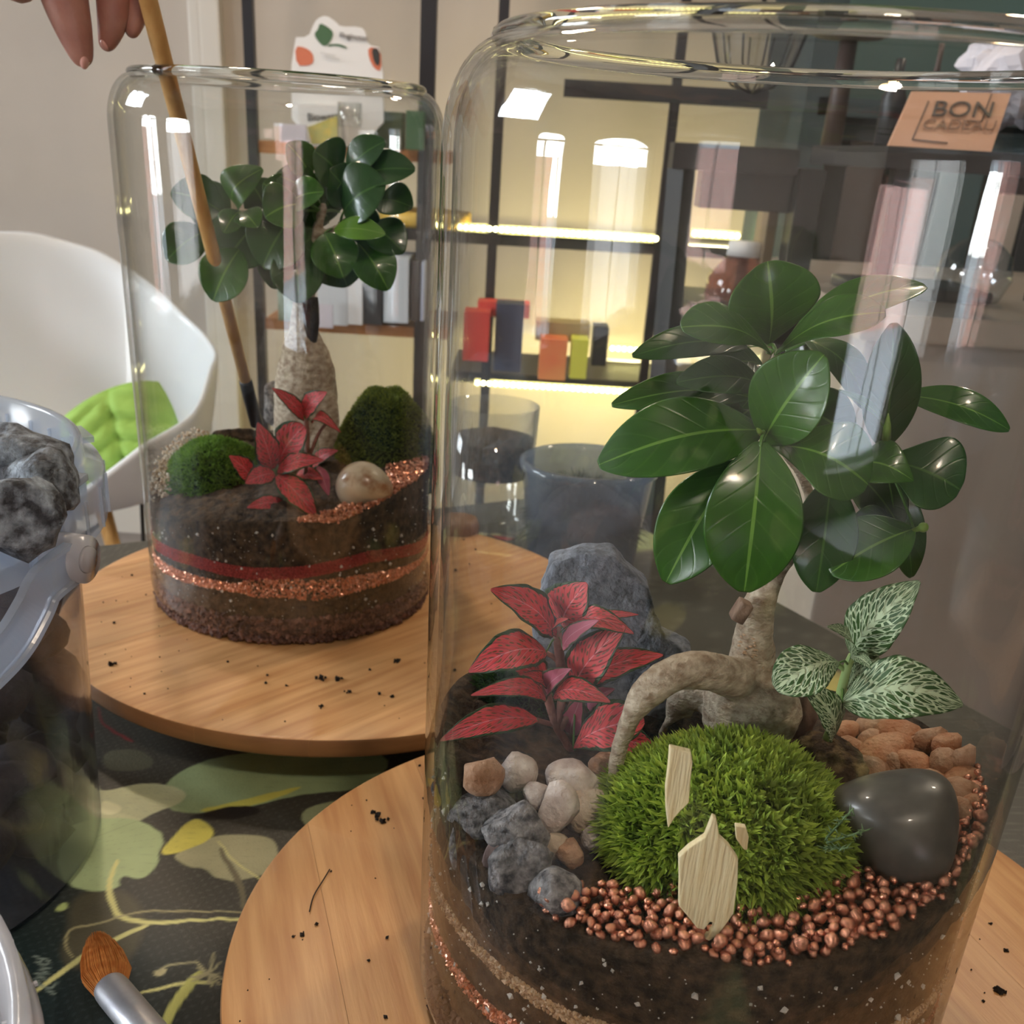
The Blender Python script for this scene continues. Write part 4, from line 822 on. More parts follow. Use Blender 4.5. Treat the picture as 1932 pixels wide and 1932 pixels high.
lv(FR, [((1045, 1196), (925, 1112), 78, 0, dict(roll=.15)), ((1062, 1182), (1108, 1100), 100, .004, dict(fold=.1)), ((1078, 1180), (1196, 1196), 46, -.004, dict(curl=.3)), ((1098, 1178), (1205, 1160), 22, .006, {}), ((1030, 1230), (884, 1268), 76, -.002, dict(curl=.25)), ((1082, 1300), (1180, 1180), 82, -.004, {}), ((1062, 1225), (1130, 1170), 36, -.008, dict(m=M_redp)),
    ((1108, 1290), (1252, 1236), 58, -.002, dict(curl=.18)), ((1105, 1300), (1180, 1262), 46, .004, dict(m=M_redp)), ((1032, 1300), (955, 1246), 66, .006, dict(m=M_red)), ((1030, 1322), (888, 1312), 40, -.008, dict(curl=.28)), ((1032, 1300), (985, 1272), 30, -.002, {}), ((1045, 1313), (1152, 1325), 50, -.012, dict(curl=.25)), ((1014, 1358), (830, 1398), 56, -.012, dict(curl=.22)),
    ((1082, 1412), (1216, 1356), 92, -.006, dict(s='obov', curl=.15)), ((1034, 1312), (1078, 1262), 44, -.006, dict(m=M_redp, fold=.4)), ((1050, 1200), (1072, 1168), 22, -.006, {}), ((1078, 1385), (1098, 1312), 44, .008, dict(m=M_redp)), ((1150, 1400), (1236, 1412), 60, .010, {}), ((1110, 1340), (1160, 1300), 40, .01, dict(m=M_redp))], .318, [(1032, 1310), (1052, 1200), (1085, 1310), (985, 1352), (1062, 1270)], 'fit', M_red, wk=1.14, wav=.10, fold=.15)
FR1 = plant('red_fittonia', 'small red-leaved fittonia below the farther bonsai', (560, 950), [[(560, 950, 4), (535, 920, 4), (520, 892, 5)], [(570, 930, 4), (580, 860, 4), (578, 800, 5), (575, 792, 5)], [(580, 870, 4), (600, 820, 3), (615, 800, 3)]], .625)
lv(FR1, [((474, 905), (432, 860), 46, -.004, {}), ((513, 885), (486, 797), 54, .004, {}), ((527, 880), (574, 803), 74, .004, dict(s='obov')), ((523, 890), (610, 868), 42, -.006, {}), ((518, 893), (463, 912), 46, -.008, {}), ((522, 897), (597, 975), 56, -.012, {}), ((538, 950), (466, 958), 34, -.01, {}), ((576, 793), (513, 732), 32, .008, {}), ((574, 786), (617, 740), 48, .006, {}), ((590, 798), (643, 816), 26, .006, dict(curl=.4)), ((590, 880), (638, 850), 34, .012, {}), ((600, 880), (620, 935), 30, .008, dict(m=M_redp)), ((560, 895), (610, 905), 34, .006, {})], .625, [(520, 892), (575, 792), (600, 820)], 'fit', M_red, wav=.08)
FW_ = plant('white_fittonia', 'green fittonia with white netted veins at the right of the nearer bonsai', (1560, 1390), [[(1560, 1395, 9), (1578, 1350, 9), (1588, 1300, 9), (1600, 1255, 8), (1608, 1235, 7)], [(1570, 1365, 7), (1585, 1335, 6), (1600, 1318, 5)], [(1595, 1265, 5), (1575, 1250, 5)]], .300, mat('pale_green_stem', s2l(150, 176, 110), .5))
M_wh2 = M_white
lv(FW_, [((1606, 1234), (1736, 1096), 112, .004, dict(fold=.1)), ((1590, 1325), (1818, 1330), 130, -.012, dict(curl=.3, fold=.12)), ((1584, 1250), (1462, 1300), 108, -.008, dict(s='obov', curl=.2)), ((1606, 1240), (1560, 1182), 46, -.002, dict(roll=.4)), ((1572, 1392), (1512, 1288), 74, -.006, dict(s='fit')), ((1606, 1238), (1652, 1266), 26, -.004, dict(s='lance')), ((1600, 1300), (1660, 1240), 50, .01, {})], .300, [(1600, 1255), (1588, 1300)], 'fit', M_white, wav=.06)
# root clump + moss sprig near the dark pebble
p = at(1555, 1437, .305); bm = rock_bm(p, 62 * mpp(p), .014, 48 * mpp(p), 33, 4, .35, 2)
rc = obj('root_clump', bm, mat('root_clump', s2l(70, 50, 32), .95, col2=s2l(168, 140, 96), vscale=160, bump=1, bscale=500, thr=(.5, .72))); tag(rc, 'fibrous brown root clump between moss and tan stones', 'root ball')
V = []; Fa = []
r = random.Random(8)
sp = empty('moss_sprig', at(1590, 1560, .243), 'feathery green moss sprig overlapping the dark pebble', 'moss'); bm = bmesh.new()
for (x0, y0, x1, y1) in ((1560, 1590, 1640, 1565), (1560, 1580, 1610, 1525), (1555, 1600, 1600, 1600)):
    a, b = at(x0, y0, .246), at(x1, y1, .240); tube(bm, [a, b], [.0004, .0002], 5)
    for k in range(22):
        q = a.lerp(b, k / 22); d = Vector((r.gauss(0, 1), r.gauss(0, .5), r.gauss(0, 1))).normalized() * .0022; tube(bm, [q, q + d], [.0003, .00005], 4)
obj('sprig', bm, mat('sprig_green', (.12, .2, .08), .6), sp)
# ------------------------------------------------------------------ beige egg stone, black stone (farther jar)
bm = outline_stone([(632, 930), (634, 905), (650, 880), (680, 869), (705, 874), (728, 892), (742, 915), (742, 935), (720, 950), (688, 960), (650, 956)], .625, .017, 4)
tag(obj('beige_stone', bm, M_beige), 'smooth cream and brown egg-shaped stone in the farther jar', 'stone')
p = at(515, 765, .72); tag(obj('black_rock', rock_bm(p, .008, .008, .017, 77, 3), M_grock), 'dark upright rock half hidden behind the farther bonsai', 'rock')
p = at(450, 822, .735); tag(obj('black_rock', rock_bm(p, .02, .008, .007, 78, 3), M_soil), 'dark soil lump behind the left moss mound', 'soil lump')
# made-up cream plaques in place of a figurine, standing in the moss
def plaque(P, y, th, label):
    bm = bmesh.new(); v = [bm.verts.new(at(x, y_, y)) for x, y_ in P]; f_ = bm.faces.new(v); ex = bmesh.ops.extrude_face_region(bm, geom=[f_])
    for w in ex['geom']:
        if isinstance(w, bmesh.types.BMVert): w.co.y += th
    bmesh.ops.recalc_face_normals(bm, faces=bm.faces); o = obj('figurine_plaque', bm, M_plaque, smooth=False); mods(o, ('BEVEL', dict(width=.0003, segments=2))); tag(o, label, 'wood chip')
M_plaque = mat('cream_plaque', s2l(250, 236, 196), .6, col2=s2l(236, 214, 164), vscale=60, stretch=(14, 6, 1), bump=.5, bscale=60)
plaque([(1264, 1411), (1304, 1420), (1307, 1440), (1303, 1475), (1300, 1515), (1285, 1530), (1272, 1545), (1261, 1563), (1257, 1530), (1256, 1490), (1261, 1450)], .232, .0022, 'tall narrow cream figurine chip stuck in the bright moss')
plaque([(1345, 1542), (1352, 1545), (1358, 1580), (1376, 1597), (1393, 1622), (1392, 1665), (1384, 1725), (1366, 1750), (1352, 1768), (1338, 1776), (1330, 1772), (1345, 1755), (1348, 1742), (1340, 1740), (1328, 1755), (1316, 1752), (1298, 1730), (1281, 1710), (1282, 1660), (1281, 1618), (1300, 1600), (1330, 1580)], .2275, .0022, 'large shield-shaped cream figurine chip in front of the moss')
plaque([(1388, 1559), (1408, 1562), (1413, 1580), (1410, 1605), (1403, 1603), (1390, 1585)], .233, .002, 'smallest cream figurine chip right of the shield-shaped one')
# twig fibres
for pts, lb in (([(1640, 1300, .34), (1650, 1360, .345), (1668, 1400, .35)], 'thin dark twig behind the white-veined plant'), ([(862, 1390, .30), (875, 1420, .298), (883, 1432, .296)], 'thin pale twig on soil at the left of the nearer jar')):
    bm = bmesh.new(); tube(bm, *smoothpath([at(*q) for q in pts], [.0005] * 3), 5); tag(obj('twig', bm, M_barkd), lb, 'twig')
# ================================================================== BUCKETS
BC = Vector((-.3028, .4099, 0))
def bucket(c, rb, rt_, rs, zl, zs, label, mb, ml, handle=True, ribs=40, tabs=True):
    t = empty('plastic_bucket', c, label, 'bucket'); w = .0012
    rm = rt_ - .006
    bm = bmesh.new(); lathe(bm, [(0, .0008), (rb - .006, .0008), (rb, .006), (rm, zs + .002)], c, 96); obj('body', bm, mb, t)
    bm = bmesh.new(); lathe(bm, [(rm, zs + .002), (rt_ - .004, zl - .002), (rt_ - .0025, zl), (rt_, zl - .001), (rt_ + .0005, zl - .008), (rs - .001, zl - .012), (rs, zl - .014), (rs - .0005, zs)], c, 96); obj('rim', bm, ml, t)
    bm = bmesh.new()
    for k in range(ribs):
        a = 2 * PI * k / ribs; d = Vector((math.cos(a), math.sin(a), 0)); box(bm, c + d * (rt_ - .003) + Vector((0, 0, (zl + zs) / 2 - .002)), (.006, .0008, zl - zs - .012), Matrix.Rotation(a, 3, 'Z'))
        box(bm, c + d * (rs + .0003) + Vector((0, 0, (zs + zl - .014) / 2)), (.0012, .001, zl - zs - .016), Matrix.Rotation(a + .07, 3, 'Z'))
        if k % 4 == 0 and tabs: box(bm, c + d * (rt_ + .0035) + Vector((0, 0, zl - .0075)), (.006, .022, .003), Matrix.Rotation(a, 3, 'Z'), .0006)
    obj('rim_ribs', bm, ml, t, False)
    return t
bk = bucket(BC, .1123, .1238, .132, .2011, .1673, 'milky plastic bucket of grey lava rocks left of the farther turntable', M_body, M_frost)
# hub and carrying strap
def cylhit(px, py, c, r):
    v = ray(px, py); ox, oy = CAM.x - c.x, CAM.y - c.y; a = v.x ** 2 + v.y ** 2; b = ox * v.x + oy * v.y; q = b * b - a * (ox * ox + oy * oy - r * r)
    return CAM + v * ((-b - math.sqrt(max(q, 0))) / a)
hub = cylhit(112, 1048, BC, .134); hd = Vector((hub.x - BC.x, hub.y - BC.y, 0)).normalized()
bm = bmesh.new(); tube(bm, [hub - hd * .006, hub + hd * .012], .0095, 32); obj('handle_hub', bm, M_frost2, bk)
bm = bmesh.new(); tube(bm, [hub + hd * .012, hub + hd * .0135], [.0055, .005], 24); obj('handle_pin', bm, M_frost2, bk)
sd = hd.cross(Vector((0, 0, 1))).normalized()
hp = [hub + hd * .008] + [cylhit(x, y, BC, .143) for x, y in ((88, 1100), (62, 1150), (30, 1205), (-10, 1250), (-70, 1300), (-160, 1345))]
P, _ = smoothpath(hp, [0] * len(hp), 6); wv = []
for i, p_ in enumerate(P):
    d_ = (P[min(i + 1, len(P) - 1)] - P[max(i - 1, 0)]).normalized(); rad_ = Vector((p_.x - BC.x, p_.y - BC.y, 0)).normalized(); wv.append((d_.cross(rad_).normalized(), rad_))
bm = bmesh.new(); rows = []
PR = [(-.0085, .0022), (-.0085, -.0018), (-.0066, -.0018), (-.0060, .0002), (.0060, .0002), (.0066, -.0018), (.0085, -.0018), (.0085, .0022), (.0066, .0022), (.0058, .0012), (-.0058, .0012), (-.0066, .0022)]
for p_, (w_, rad_) in zip(P, wv): rows.append([bm.verts.new(p_ + w_ * a_ + rad_ * b_) for a_, b_ in PR])
for a_, b_ in zip(rows, rows[1:]):
    for q in range(len(PR)): bm.faces.new((a_[q], a_[(q + 1) % len(PR)], b_[(q + 1) % len(PR)], b_[q]))
bm.faces.new(rows[0]); bm.faces.new(rows[-1][::-1]); bmesh.ops.recalc_face_normals(bm, faces=bm.faces); o = obj('handle_strap', bm, M_frost, bk, False)
# rocks in the bucket
r = random.Random(21); k = 0
def lava(x, y, z, a, label, seed): tag(obj('lava_rock', rock_bm((x, y, z), a, a * .85, a * .75, seed, 3, .3, 9), M_lava), label, 'rock', None)
p = at(15, 880, .41); lava(p.x, p.y, p.z - .002, .026, 'largest pitted grey lava rock at the top of the bucket', 1)
p = at(82, 893, .40); lava(p.x, p.y, p.z - .004, .019, 'smaller grey lava rock at the bucket wall beside the largest', 2)
p = at(10, 935, .36); lava(p.x, p.y, p.z - .008, .02, 'flat brownish lava rock in front of the largest in the bucket', 3)
bm = bmesh.new(); r = random.Random(31)
for zz in np.arange(.012, .160, .022):
    rr2 = .1123 + (.118 - .1123) * zz / .167 - .020
    for q in range(26):
        a = r.uniform(0, 6.28); d = rr2 * math.sqrt(r.random()) if q > 14 else rr2; s = r.uniform(.014, .021)
        b2 = rock_bm((BC.x + d * math.cos(a), BC.y + d * math.sin(a), zz + .008), s, s * .9, s * .7, r.randint(0, 999), 2, .25, 5); me = D.meshes.new('x'); b2.to_mesh(me); b2.free(); bm.from_mesh(me); D.meshes.remove(me)
o = obj('lava_rocks', bm, mat('lava_fill', s2l(44, 40, 42), .8, col2=s2l(78, 70, 70), vscale=60, bump=1, bscale=200)); o['kind'] = 'stuff'; tag(o, 'dark lava rocks seen through the lower bucket wall', 'rocks')
# second bucket at lower left corner: only its rim edge is in view
b3 = bucket(Vector((-.2035, .1235, 0)), .10, .1165, .119, .152, .135, 'whitish plastic tub cut off by the lower left corner', M_frost2, M_frost2, tabs=False)
# ================================================================== BRUSH ON CLOTH
pb = empty('paint_brush', onz(235, 1850, .008), 'orange-bristled brush with silver ferrule lying on the cloth', 'brush')
a = onz(207, 1862, .0095); b = onz(330, 2010, .0095); dirb = (b - a).normalized(); s_ = mpp(a)
bm = bmesh.new(); tube(bm, *smoothpath([a, a + dirb * .004, a + dirb * .02, b], [31 * s_, 33 * s_, 33 * s_, 34 * s_], 4), 32); fe = obj('ferrule', bm, mat('brushed_silver', (.85, .86, .9), .42, .85, col2=(.6, .62, .68), vscale=60, bump=.15, bscale=150), pb)
bm = bmesh.new(); tube(bm, [b, b + dirb * .06], [.0062, .006], 20); obj('handle', bm, M_black, pb)
tipb = onz(182, 1762, .0075); r = random.Random(6); bm = bmesh.new(); ax0 = (tipb - a).normalized(); sx_ = ax0.cross(Vector((0, 0, 1))).normalized(); uz = sx_.cross(ax0); Lb = (tipb - a).length
for k in range(1300):
    th = r.uniform(0, 6.28); q = math.sqrt(r.random()); u, v = q * math.cos(th), q * math.sin(th); w0 = 29 * s_; L = Lb * (1.08 - .26 * q * q) * r.uniform(.92, 1.03)
    f_ = lambda t: a - dirb * 0 + ax0 * (L * t - .002) + sx_ * (u * w0 * (1 + .62 * math.sin(PI * min(t, .9) ** .9) - .12 * t * t)) + uz * (v * w0 * .85 * (1 + .3 * math.sin(PI * t) - .5 * t * t))
    tube(bm, [f_(0), f_(.35), f_(.7), f_(1)], [.00022, .00022, .0002, .00008], 3, False)
o = obj('bristles', bm, mat('orange_bristle', (.56, .17, .03), .45, col2=(.78, .34, .10), vscale=250), pb); o['kind'] = 'stuff'
# ================================================================== HAND WITH STICK
sa, sb = at(272, -30, .60), at(484, 800, .730)
stk = empty('bamboo_stick', sb, 'bamboo stick with black tip reaching into the farther jar', 'tool')
bm = bmesh.new(); s0 = sa.lerp(sb, .862); tube(bm, [sa + (sa - sb) * .12, sa, sa.lerp(sb, .5), s0], [.0047, .0047, .0042, .0038], 20); obj('shaft', bm, M_stick, stk)
bm = bmesh.new(); tube(bm, [s0, s0 + (sb - s0) * .05, sb], [.0040, .0045, .0045], 20); obj('tip', bm, M_black, stk)
hand = empty('hand', at(120, -120, .60), 'hand reaching in at the top left corner, fingers holding the stick', 'person')
def skinmesh(name, chains, m, parent, sub=2):
    me = D.meshes.new(name); V = []; E = []; R = []; key = {}
    for ch in chains:
        prev = None
        for p, r_ in ch:
            kk = tuple(round(v, 5) for v in p)
            if kk not in key: key[kk] = len(V); V.append(tuple(p)); R.append(r_)
            i = key[kk]
            if prev is not None: E.append((prev, i))
            prev = i
    me.from_pydata(V, E, []); o = D.objects.new(name, me); COL.objects.link(o); me.materials.append(m)
    if parent: o.parent = parent; o.matrix_parent_inverse = parent.matrix_basis.inverted()
    o.modifiers.new('skin', 'SKIN'); sl = me.skin_vertices[0].data
    for i, r_ in enumerate(R): sl[i].radius = (r_, r_)
    sl[0].use_root = True; mods(o, ('SUBSURF', dict(levels=sub, render_levels=sub)))
    for f_ in (o.modifiers['skin'],): f_.use_smooth_shade = True
    return o
Y = .60
A_ = lambda x, y, d=0: at(x, y, Y + d)
palm = (A_(60, -150), .022); 
k = mpp(A_(100, 0))
W_ = (A_(-90, -130), .026); W2_ = (A_(-260, -60, -.02), .024); W3_ = (A_(-480, 40, -.05), .030)
chs = [[palm, W_, W2_, W3_],
       [palm, (A_(100, -95), 50 * k), (A_(116, -20), 49 * k), (A_(136, 45), 40 * k), (A_(150, 92), 29 * k), (A_(162, 130), 17 * k)],
       [palm, (A_(160, -130, .012), 42 * k), (A_(212, -40, .012), 37 * k), (A_(216, 25, .012), 36 * k), (A_(206, 70, .012), 24 * k), (A_(196, 98, .012), 13 * k)],
       [palm, (A_(215, -150, .025), 38 * k), (A_(258, -50, .022), 33 * k), (A_(262, 5, .018), 30 * k), (A_(252, 45, .016), 21 * k), (A_(246, 74, .016), 12 * k)],
       [palm, (A_(240, -190, .035), 30 * k), (A_(300, -110, .034), 26 * k), (A_(300, -60, .03), 20 * k)],
       [palm, (A_(10, -100, -.018), 44 * k), (A_(16, -18, -.012), 36 * k), (A_(66, -22, .0), 28 * k)]]
hs_ = skinmesh('hand_skin', chs, M_skin, hand)
for (x, y, d, rx, rz, t) in ((160, 116, -.002, 8, 14, .25), (198, 84, .010, 7, 12, -.3)):
    bm = bmesh.new(); bmesh.ops.create_icosphere(bm, subdivisions=3, radius=1, matrix=Matrix.Translation(A_(x, y, d)) @ Matrix.Rotation(t, 4, 'Y') @ Matrix.Diagonal((rx * k, .0035, rz * k, 1))); obj('fingernail', bm, M_nail, hs_)
# ================================================================== CHAIR WITH GREEN CUSHION
ch = empty('shell_chair', (-.74, 1.85, RZ0), 'white moulded shell armchair with green cushion behind the farther jar', 'chair')
cc = at(125, 900, 1.85); cx_, cy_ = cc.x, cc.y; ZS = -.27
ZTA = [(-180, at(-150, 640, 1.85).z), (-150, at(-130, 760, 1.75).z), (-120, ZS + .03), (-75, ZS + .03), (-40, ZS + .13), (-15, at(400, 770, 1.8).z), (0, at(402, 690, 1.85).z), (30, at(372, 640, 2.0).z), (50, at(320, 590, 2.1).z), (70, at(230, 520, 2.15).z), (90, at(130, 462, 2.18).z), (115, at(20, 425, 2.18).z), (140, at(-60, 430, 2.1).z), (165, at(-130, 520, 1.95).z), (180, at(-150, 640, 1.85).z)]
def shell(phi, t):   # seat centre t 0 .. top edge t 1; phi is the compass angle
    a = phi; ad = math.degrees((phi + PI) % (2 * PI) - PI); top = interp(ZTA, ad) - ZS - .012
    if t < .45: q = t / .45; r_ = .20 * q; z = ZS + .012 * q * q
    else: q = (t - .45) / .55; r_ = .20 + .072 * q ** .45; z = ZS + .012 + (top) * q ** 1.25
    return Vector((cx_ + r_ * math.cos(a), cy_ + r_ * math.sin(a), z))
bm = bmesh.new(); NP, NT = 64, 20; g = [[bm.verts.new(shell(2 * PI * i / NP, (j + .02) / NT)) for j in range(NT + 1)] for i in range(NP)]
for i in range(NP):
    for j in range(NT): bm.faces.new((g[i][j], g[i][j + 1], g[(i + 1) % NP][j + 1], g[(i + 1) % NP][j]))
bm.faces.new([g[i][0] for i in range(NP)]); o = obj('seat_shell', bm, M_white_p, ch); mods(o, ('SOLIDIFY', dict(thickness=.012)), ('SUBSURF', dict(levels=1, render_levels=1)))
for dx, dy in ((-.2, -.2), (.2, -.2), (-.2, .2), (.2, .2)):
    bm = bmesh.new(); tube(bm, [(cx_ + dx * .5, cy_ + dy * .5, ZS - .01), (cx_ + dx * 1.2, cy_ + dy * 1.2, RZ0)], [.014, .009], 10); obj('leg', bm, M_stick, ch)
for a, b in (((-.1, -.1), (.2, -.2)), ((.1, -.1), (-.2, -.2)), ((-.1, .1), (-.2, -.2)), ((.1, .1), (.2, -.2))):
    bm = bmesh.new(); tube(bm, [(cx_ + a[0], cy_ + a[1], ZS - .04), (cx_ + b[0] * .95, cy_ + b[1] * .95, ZS - .25)], .004, 6); obj('strut', bm, M_bmetal, ch)
# cushion: quilted pad leaning in the shell
bm = bmesh.new(); cu = at(232, 842, 1.80); Wc, Hc = .108, .095; NU = 28; fr_ = []; 
for sgn in (1, -1):
    G_ = []
    for i in range(NU + 1):
        row = []
        for j in range(NU + 1):
            u, v = i / NU * 2 - 1, j / NU * 2 - 1; e = (1 - u ** 4) * (1 - v ** 4); puff = .030 * max(0, e) ** .5 * (1 - .38 * abs(math.sin((v * 3 + abs(u) * 1.1) * PI * .9)) ** 8 - .45 * math.exp(-(u * 14) ** 2))
            x = u * Wc * math.sqrt(1 - .30 * v * v); z = v * Hc * math.sqrt(1 - .34 * u * u) * (1 + .1 * u) * 1.12; x, z = x * .96 - z * .16, z * .98 + x * .22; row.append(bm.verts.new(cu + Vector((x * .95 + z * -.1, z * .25 - sgn * puff + .02 * u, z * .9 + x * .06))))
        G_.append(row)
    for i in range(NU):
        for j in range(NU): bm.faces.new((G_[i][j], G_[i + 1][j], G_[i + 1][j + 1], G_[i][j + 1])[::sgn])
bmesh.ops.remove_doubles(bm, verts=bm.verts, dist=.0008)
tag(obj('green_cushion', bm, mat('lime_fabric', s2l(150, 186, 84), .7, col2=s2l(136, 172, 72), vscale=30, bump=.2, bscale=400)), 'lime green quilted cushion leaning in the white chair', 'cushion')
# ================================================================== SHELVING BEHIND
SY = 2.25
sh = empty('shelf_unit', at(640, 620, SY), 'black metal shelving with wooden boards and light strips', 'shelf')
for (x0, y0, x1, y1, w) in ((455, 0, 492, 310, 20), (805, 0, 812, 160, 30), (945, 0, 944, 300, 20), (1250, 170, 1262, 500, 18)):
    p0, p1 = at(x0, y0, SY), at(x1, y1, SY); w_ = w * mpp(p0); xx = (p0.x + p1.x) / 2
    bm = bmesh.new(); box(bm, (xx, SY, (RZ0 + 1.3) / 2), (w_, w_, 1.3 - RZ0)); obj('post', bm, M_bmetal, sh, False)
def board(x0, x1, py, th=.022, name='shelf_board', m=M_shelf, dep=.26, y=SY):
    p0, p1 = at(x0, py[0], y), at(x1, py[1], y); z = (p0.z + p1.z) / 2; bm = bmesh.new(); box(bm, ((p0.x + p1.x) / 2, y + dep / 2, z), (p1.x - p0.x, dep, th), bev=.002); obj(name, bm, m, sh, False); return z, p0.x, p1.x
z1, _, _ = board(470, 850, (282, 292)); z2, _, _ = board(700, 1420, (478, 440), m=M_black); z3, _, _ = board(500, 850, (612, 630)); z4, _, _ = board(850, 1420, (725, 728), m=M_black)
p0, p1 = at(1065, 165, SY - .02), at(1350, 185, SY - .02); bm = bmesh.new(); box(bm, ((p0.x + p1.x) / 2 + .05, SY, p0.z), (p1.x - p0.x + .1, .02, .03)); obj('cross_bar', bm, M_bmetal, sh, False)
def led(x0, x1, py, y, label):
    a, b = at(x0, py[0], y), at(x1, py[1], y); b.z = a.z; t = empty('led_strip', a, label, 'light strip'); bm = bmesh.new(); box(bm, (a + b) / 2 + Vector((0, .006, 0)), ((b - a).length, .004, .016)); obj('carrier', bm, mat('led_carrier', (.6, .6, .4), .5), t, False)
    n = int((x1 - x0) / 11); bm = bmesh.new()
    for k in range(n): p = a.lerp(b, (k + .5) / n); bmesh.ops.create_uvsphere(bm, u_segments=8, v_segments=6, radius=.0048, matrix=Matrix.Translation(p))
    o = obj('leds', bm, M_led, t); o['kind'] = 'stuff'
    light('led_light', 'AREA', (a + b) / 2 + Vector((0, .02, -.01)), 4.5, (1, .86, .4), (b - a).length, .02, (a + b) / 2 + Vector((0, .25, -.25)))
led(862, 1245, (428, 436), SY - .01, 'upper yellow-white LED strip along the black shelf'); led(1305, 1398, (440, 440), SY - .01, 'short bright LED strip right of the black stand leg')
led(895, 1235, (722, 716), SY - .01, 'lower yellow-white LED strip below the coloured boxes'); led(1150, 1262, (657, 656), SY + .22, 'small LED strip behind the coloured boxes')
# --- things on the shelves
def cbox(x0, y0, x1, y1, y, m, name, label, cat, dep=.06, parent=None, group=None):
    a, b = at(x0, y1, y), at(x1, y0, y); bm = bmesh.new(); box(bm, ((a.x + b.x) / 2, y + dep / 2, (a.z + b.z) / 2), (abs(b.x - a.x), dep, abs(b.z - a.z)), bev=.0015); o = obj(name, bm, m, parent, False)
    if label: tag(o, label, cat, group)
    return o
# display card: outline plate with printed marks as thin raised shapes
dy = 2.2
disp = empty('display_card', at(640, 280, dy), 'white counter display with green watering can emblem on the shelf', 'display')
def plate(P, y, th, m, name, parent, rnd=1):
    Q = roundp([(x, -y_) for x, y_ in P], rnd) if rnd else [(x, -y_) for x, y_ in P]
    bm = bmesh.new(); v = [bm.verts.new(at(x, -y_, y)) for x, y_ in Q]; f_ = bm.faces.new(v); ex = bmesh.ops.extrude_face_region(bm, geom=[f_])
    for w in ex['geom']:
        if isinstance(w, bmesh.types.BMVert): w.co.y += th
    bmesh.ops.recalc_face_normals(bm, faces=bm.faces); return obj(name, bm, m, parent, False)
plate([(550, 70), (582, 70), (590, 48), (598, 35), (615, 28), (635, 42), (640, 50), (680, 50), (690, 60), (692, 84), (722, 90), (724, 278), (550, 274)], dy, .012, M_paper, 'card', disp)
M_can = mat('print_green', s2l(66, 98, 66), .7); M_or = mat('print_orange', s2l(196, 110, 80), .7); M_dk = mat('print_dark', (.03, .03, .028), .7)
plate([(603, 43), (618, 50), (630, 62), (624, 78), (612, 89), (600, 78), (592, 64), (600, 55)], dy - .001, .002, M_can, 'can_emblem', disp)
plate([(618, 84), (640, 82), (656, 90), (652, 92), (636, 86), (618, 88)], dy - .001, .002, M_can, 'can_spout', disp)
plate([(556, 87), (575, 89), (590, 100), (592, 118), (582, 124), (560, 124)], dy - .001, .002, M_or, 'round_print', disp); plate([(694, 88), (718, 92), (720, 135), (706, 130), (696, 110)], dy - .001, .002, M_or, 'orange_print', disp); plate([(700, 90), (716, 92), (717, 126), (706, 120)], dy - .0015, .002, M_dk, 'dark_print', disp)
def text(s, p, size, m, parent, rot=(PI / 2, 0, 0), sy=1, shear=0):
    cu = D.curves.new('lettering', 'FONT'); cu.body = s; cu.size = size; cu.extrude = .0004; cu.align_x = 'LEFT'; cu.shear = shear; cu.materials.append(m); o = D.objects.new('lettering', cu); COL.objects.link(o); o.location = p; o.rotation_euler = rot; o.scale = (1, sy, 1); bpy.context.view_layer.update(); me = D.meshes.new_from_object(o.evaluated_get(bpy.context.evaluated_depsgraph_get())); o2 = D.objects.new('lettering', me); COL.objects.link(o2)
    o2.location = p; o2.rotation_euler = rot; D.objects.remove(o); o = o2; o.parent = parent; o.matrix_parent_inverse = parent.matrix_basis.inverted(); return o
text('Illuginosas', at(640, 70, dy - .003), .0125, M_ink, disp, (PI / 2, .06, 0))
for k, (x, y) in enumerate(((604, 103), (612, 110))): text('~~~~', at(x, y, dy - .003), .012, mat('print_grey', (.4, .4, .38), .7), disp, (PI / 2, .15, 0))
wb = cbox(563, 198, 638, 275, 2.16, M_paper, 'seed_box', 'white carton with yellow flower picture beside the price card', 'box', .05); text('Biowett', at(580, 228, 2.158), .018, M_dk, wb, (PI / 2, -.1, 0))
plate([(580, 240), (636, 218), (637, 270), (588, 272)], 2.157, .002, mat('print_yellow', s2l(206, 186, 96), .7, col2=s2l(170, 176, 110), vscale=60), 'flower_print', wb, 0)
cbox(528, 236, 578, 268, 2.14, mat('lilac_card', s2l(196, 190, 200), .7), 'price_card', 'small lilac price card on the top wooden shelf', 'card', .004)
cbox(645, 205, 700, 278, 2.22, mat('green_carton', s2l(112, 122, 96), .7), 'carton', 'olive green carton in the middle of the top wooden shelf', 'box'); cbox(705, 212, 760, 280, 2.24, mat('green_carton_d', s2l(92, 106, 84), .7), 'carton', 'darker green carton next to the glass jar on the shelf', 'box'); cbox(765, 210, 800, 282, 2.2, M_can, 'carton', 'narrow green carton at the right end of the wooden shelf', 'box')
for (x0, y0, x1, y1, c_, l) in ((600, 505, 655, 612, (196, 200, 206), 'wide white book at the left of the lower shelf'), (656, 500, 684, 612, (220, 222, 226), 'white binder next to the wide white book'), (686, 500, 722, 612, (40, 38, 40), 'black binder between the white ones'), (724, 488, 772, 608, (190, 198, 206), 'pale blue-grey binder right of the black binder'), (775, 492, 792, 606, (60, 54, 52), 'thin dark book at the shelf end'), (793, 494, 802, 606, (176, 186, 210), 'thin pale blue book at the shelf end')):
    cbox(x0, y0, x1, y1, 2.2, mat('book_%d_%d' % (x0, y0), s2l(*c_), .5), 'book', l, 'book', .15)
cbox(595, 575, 628, 618, 2.15, mat('lilac_card', s2l(196, 190, 200), .7), 'note_card', 'small white note block in front of the books', 'card', .004)
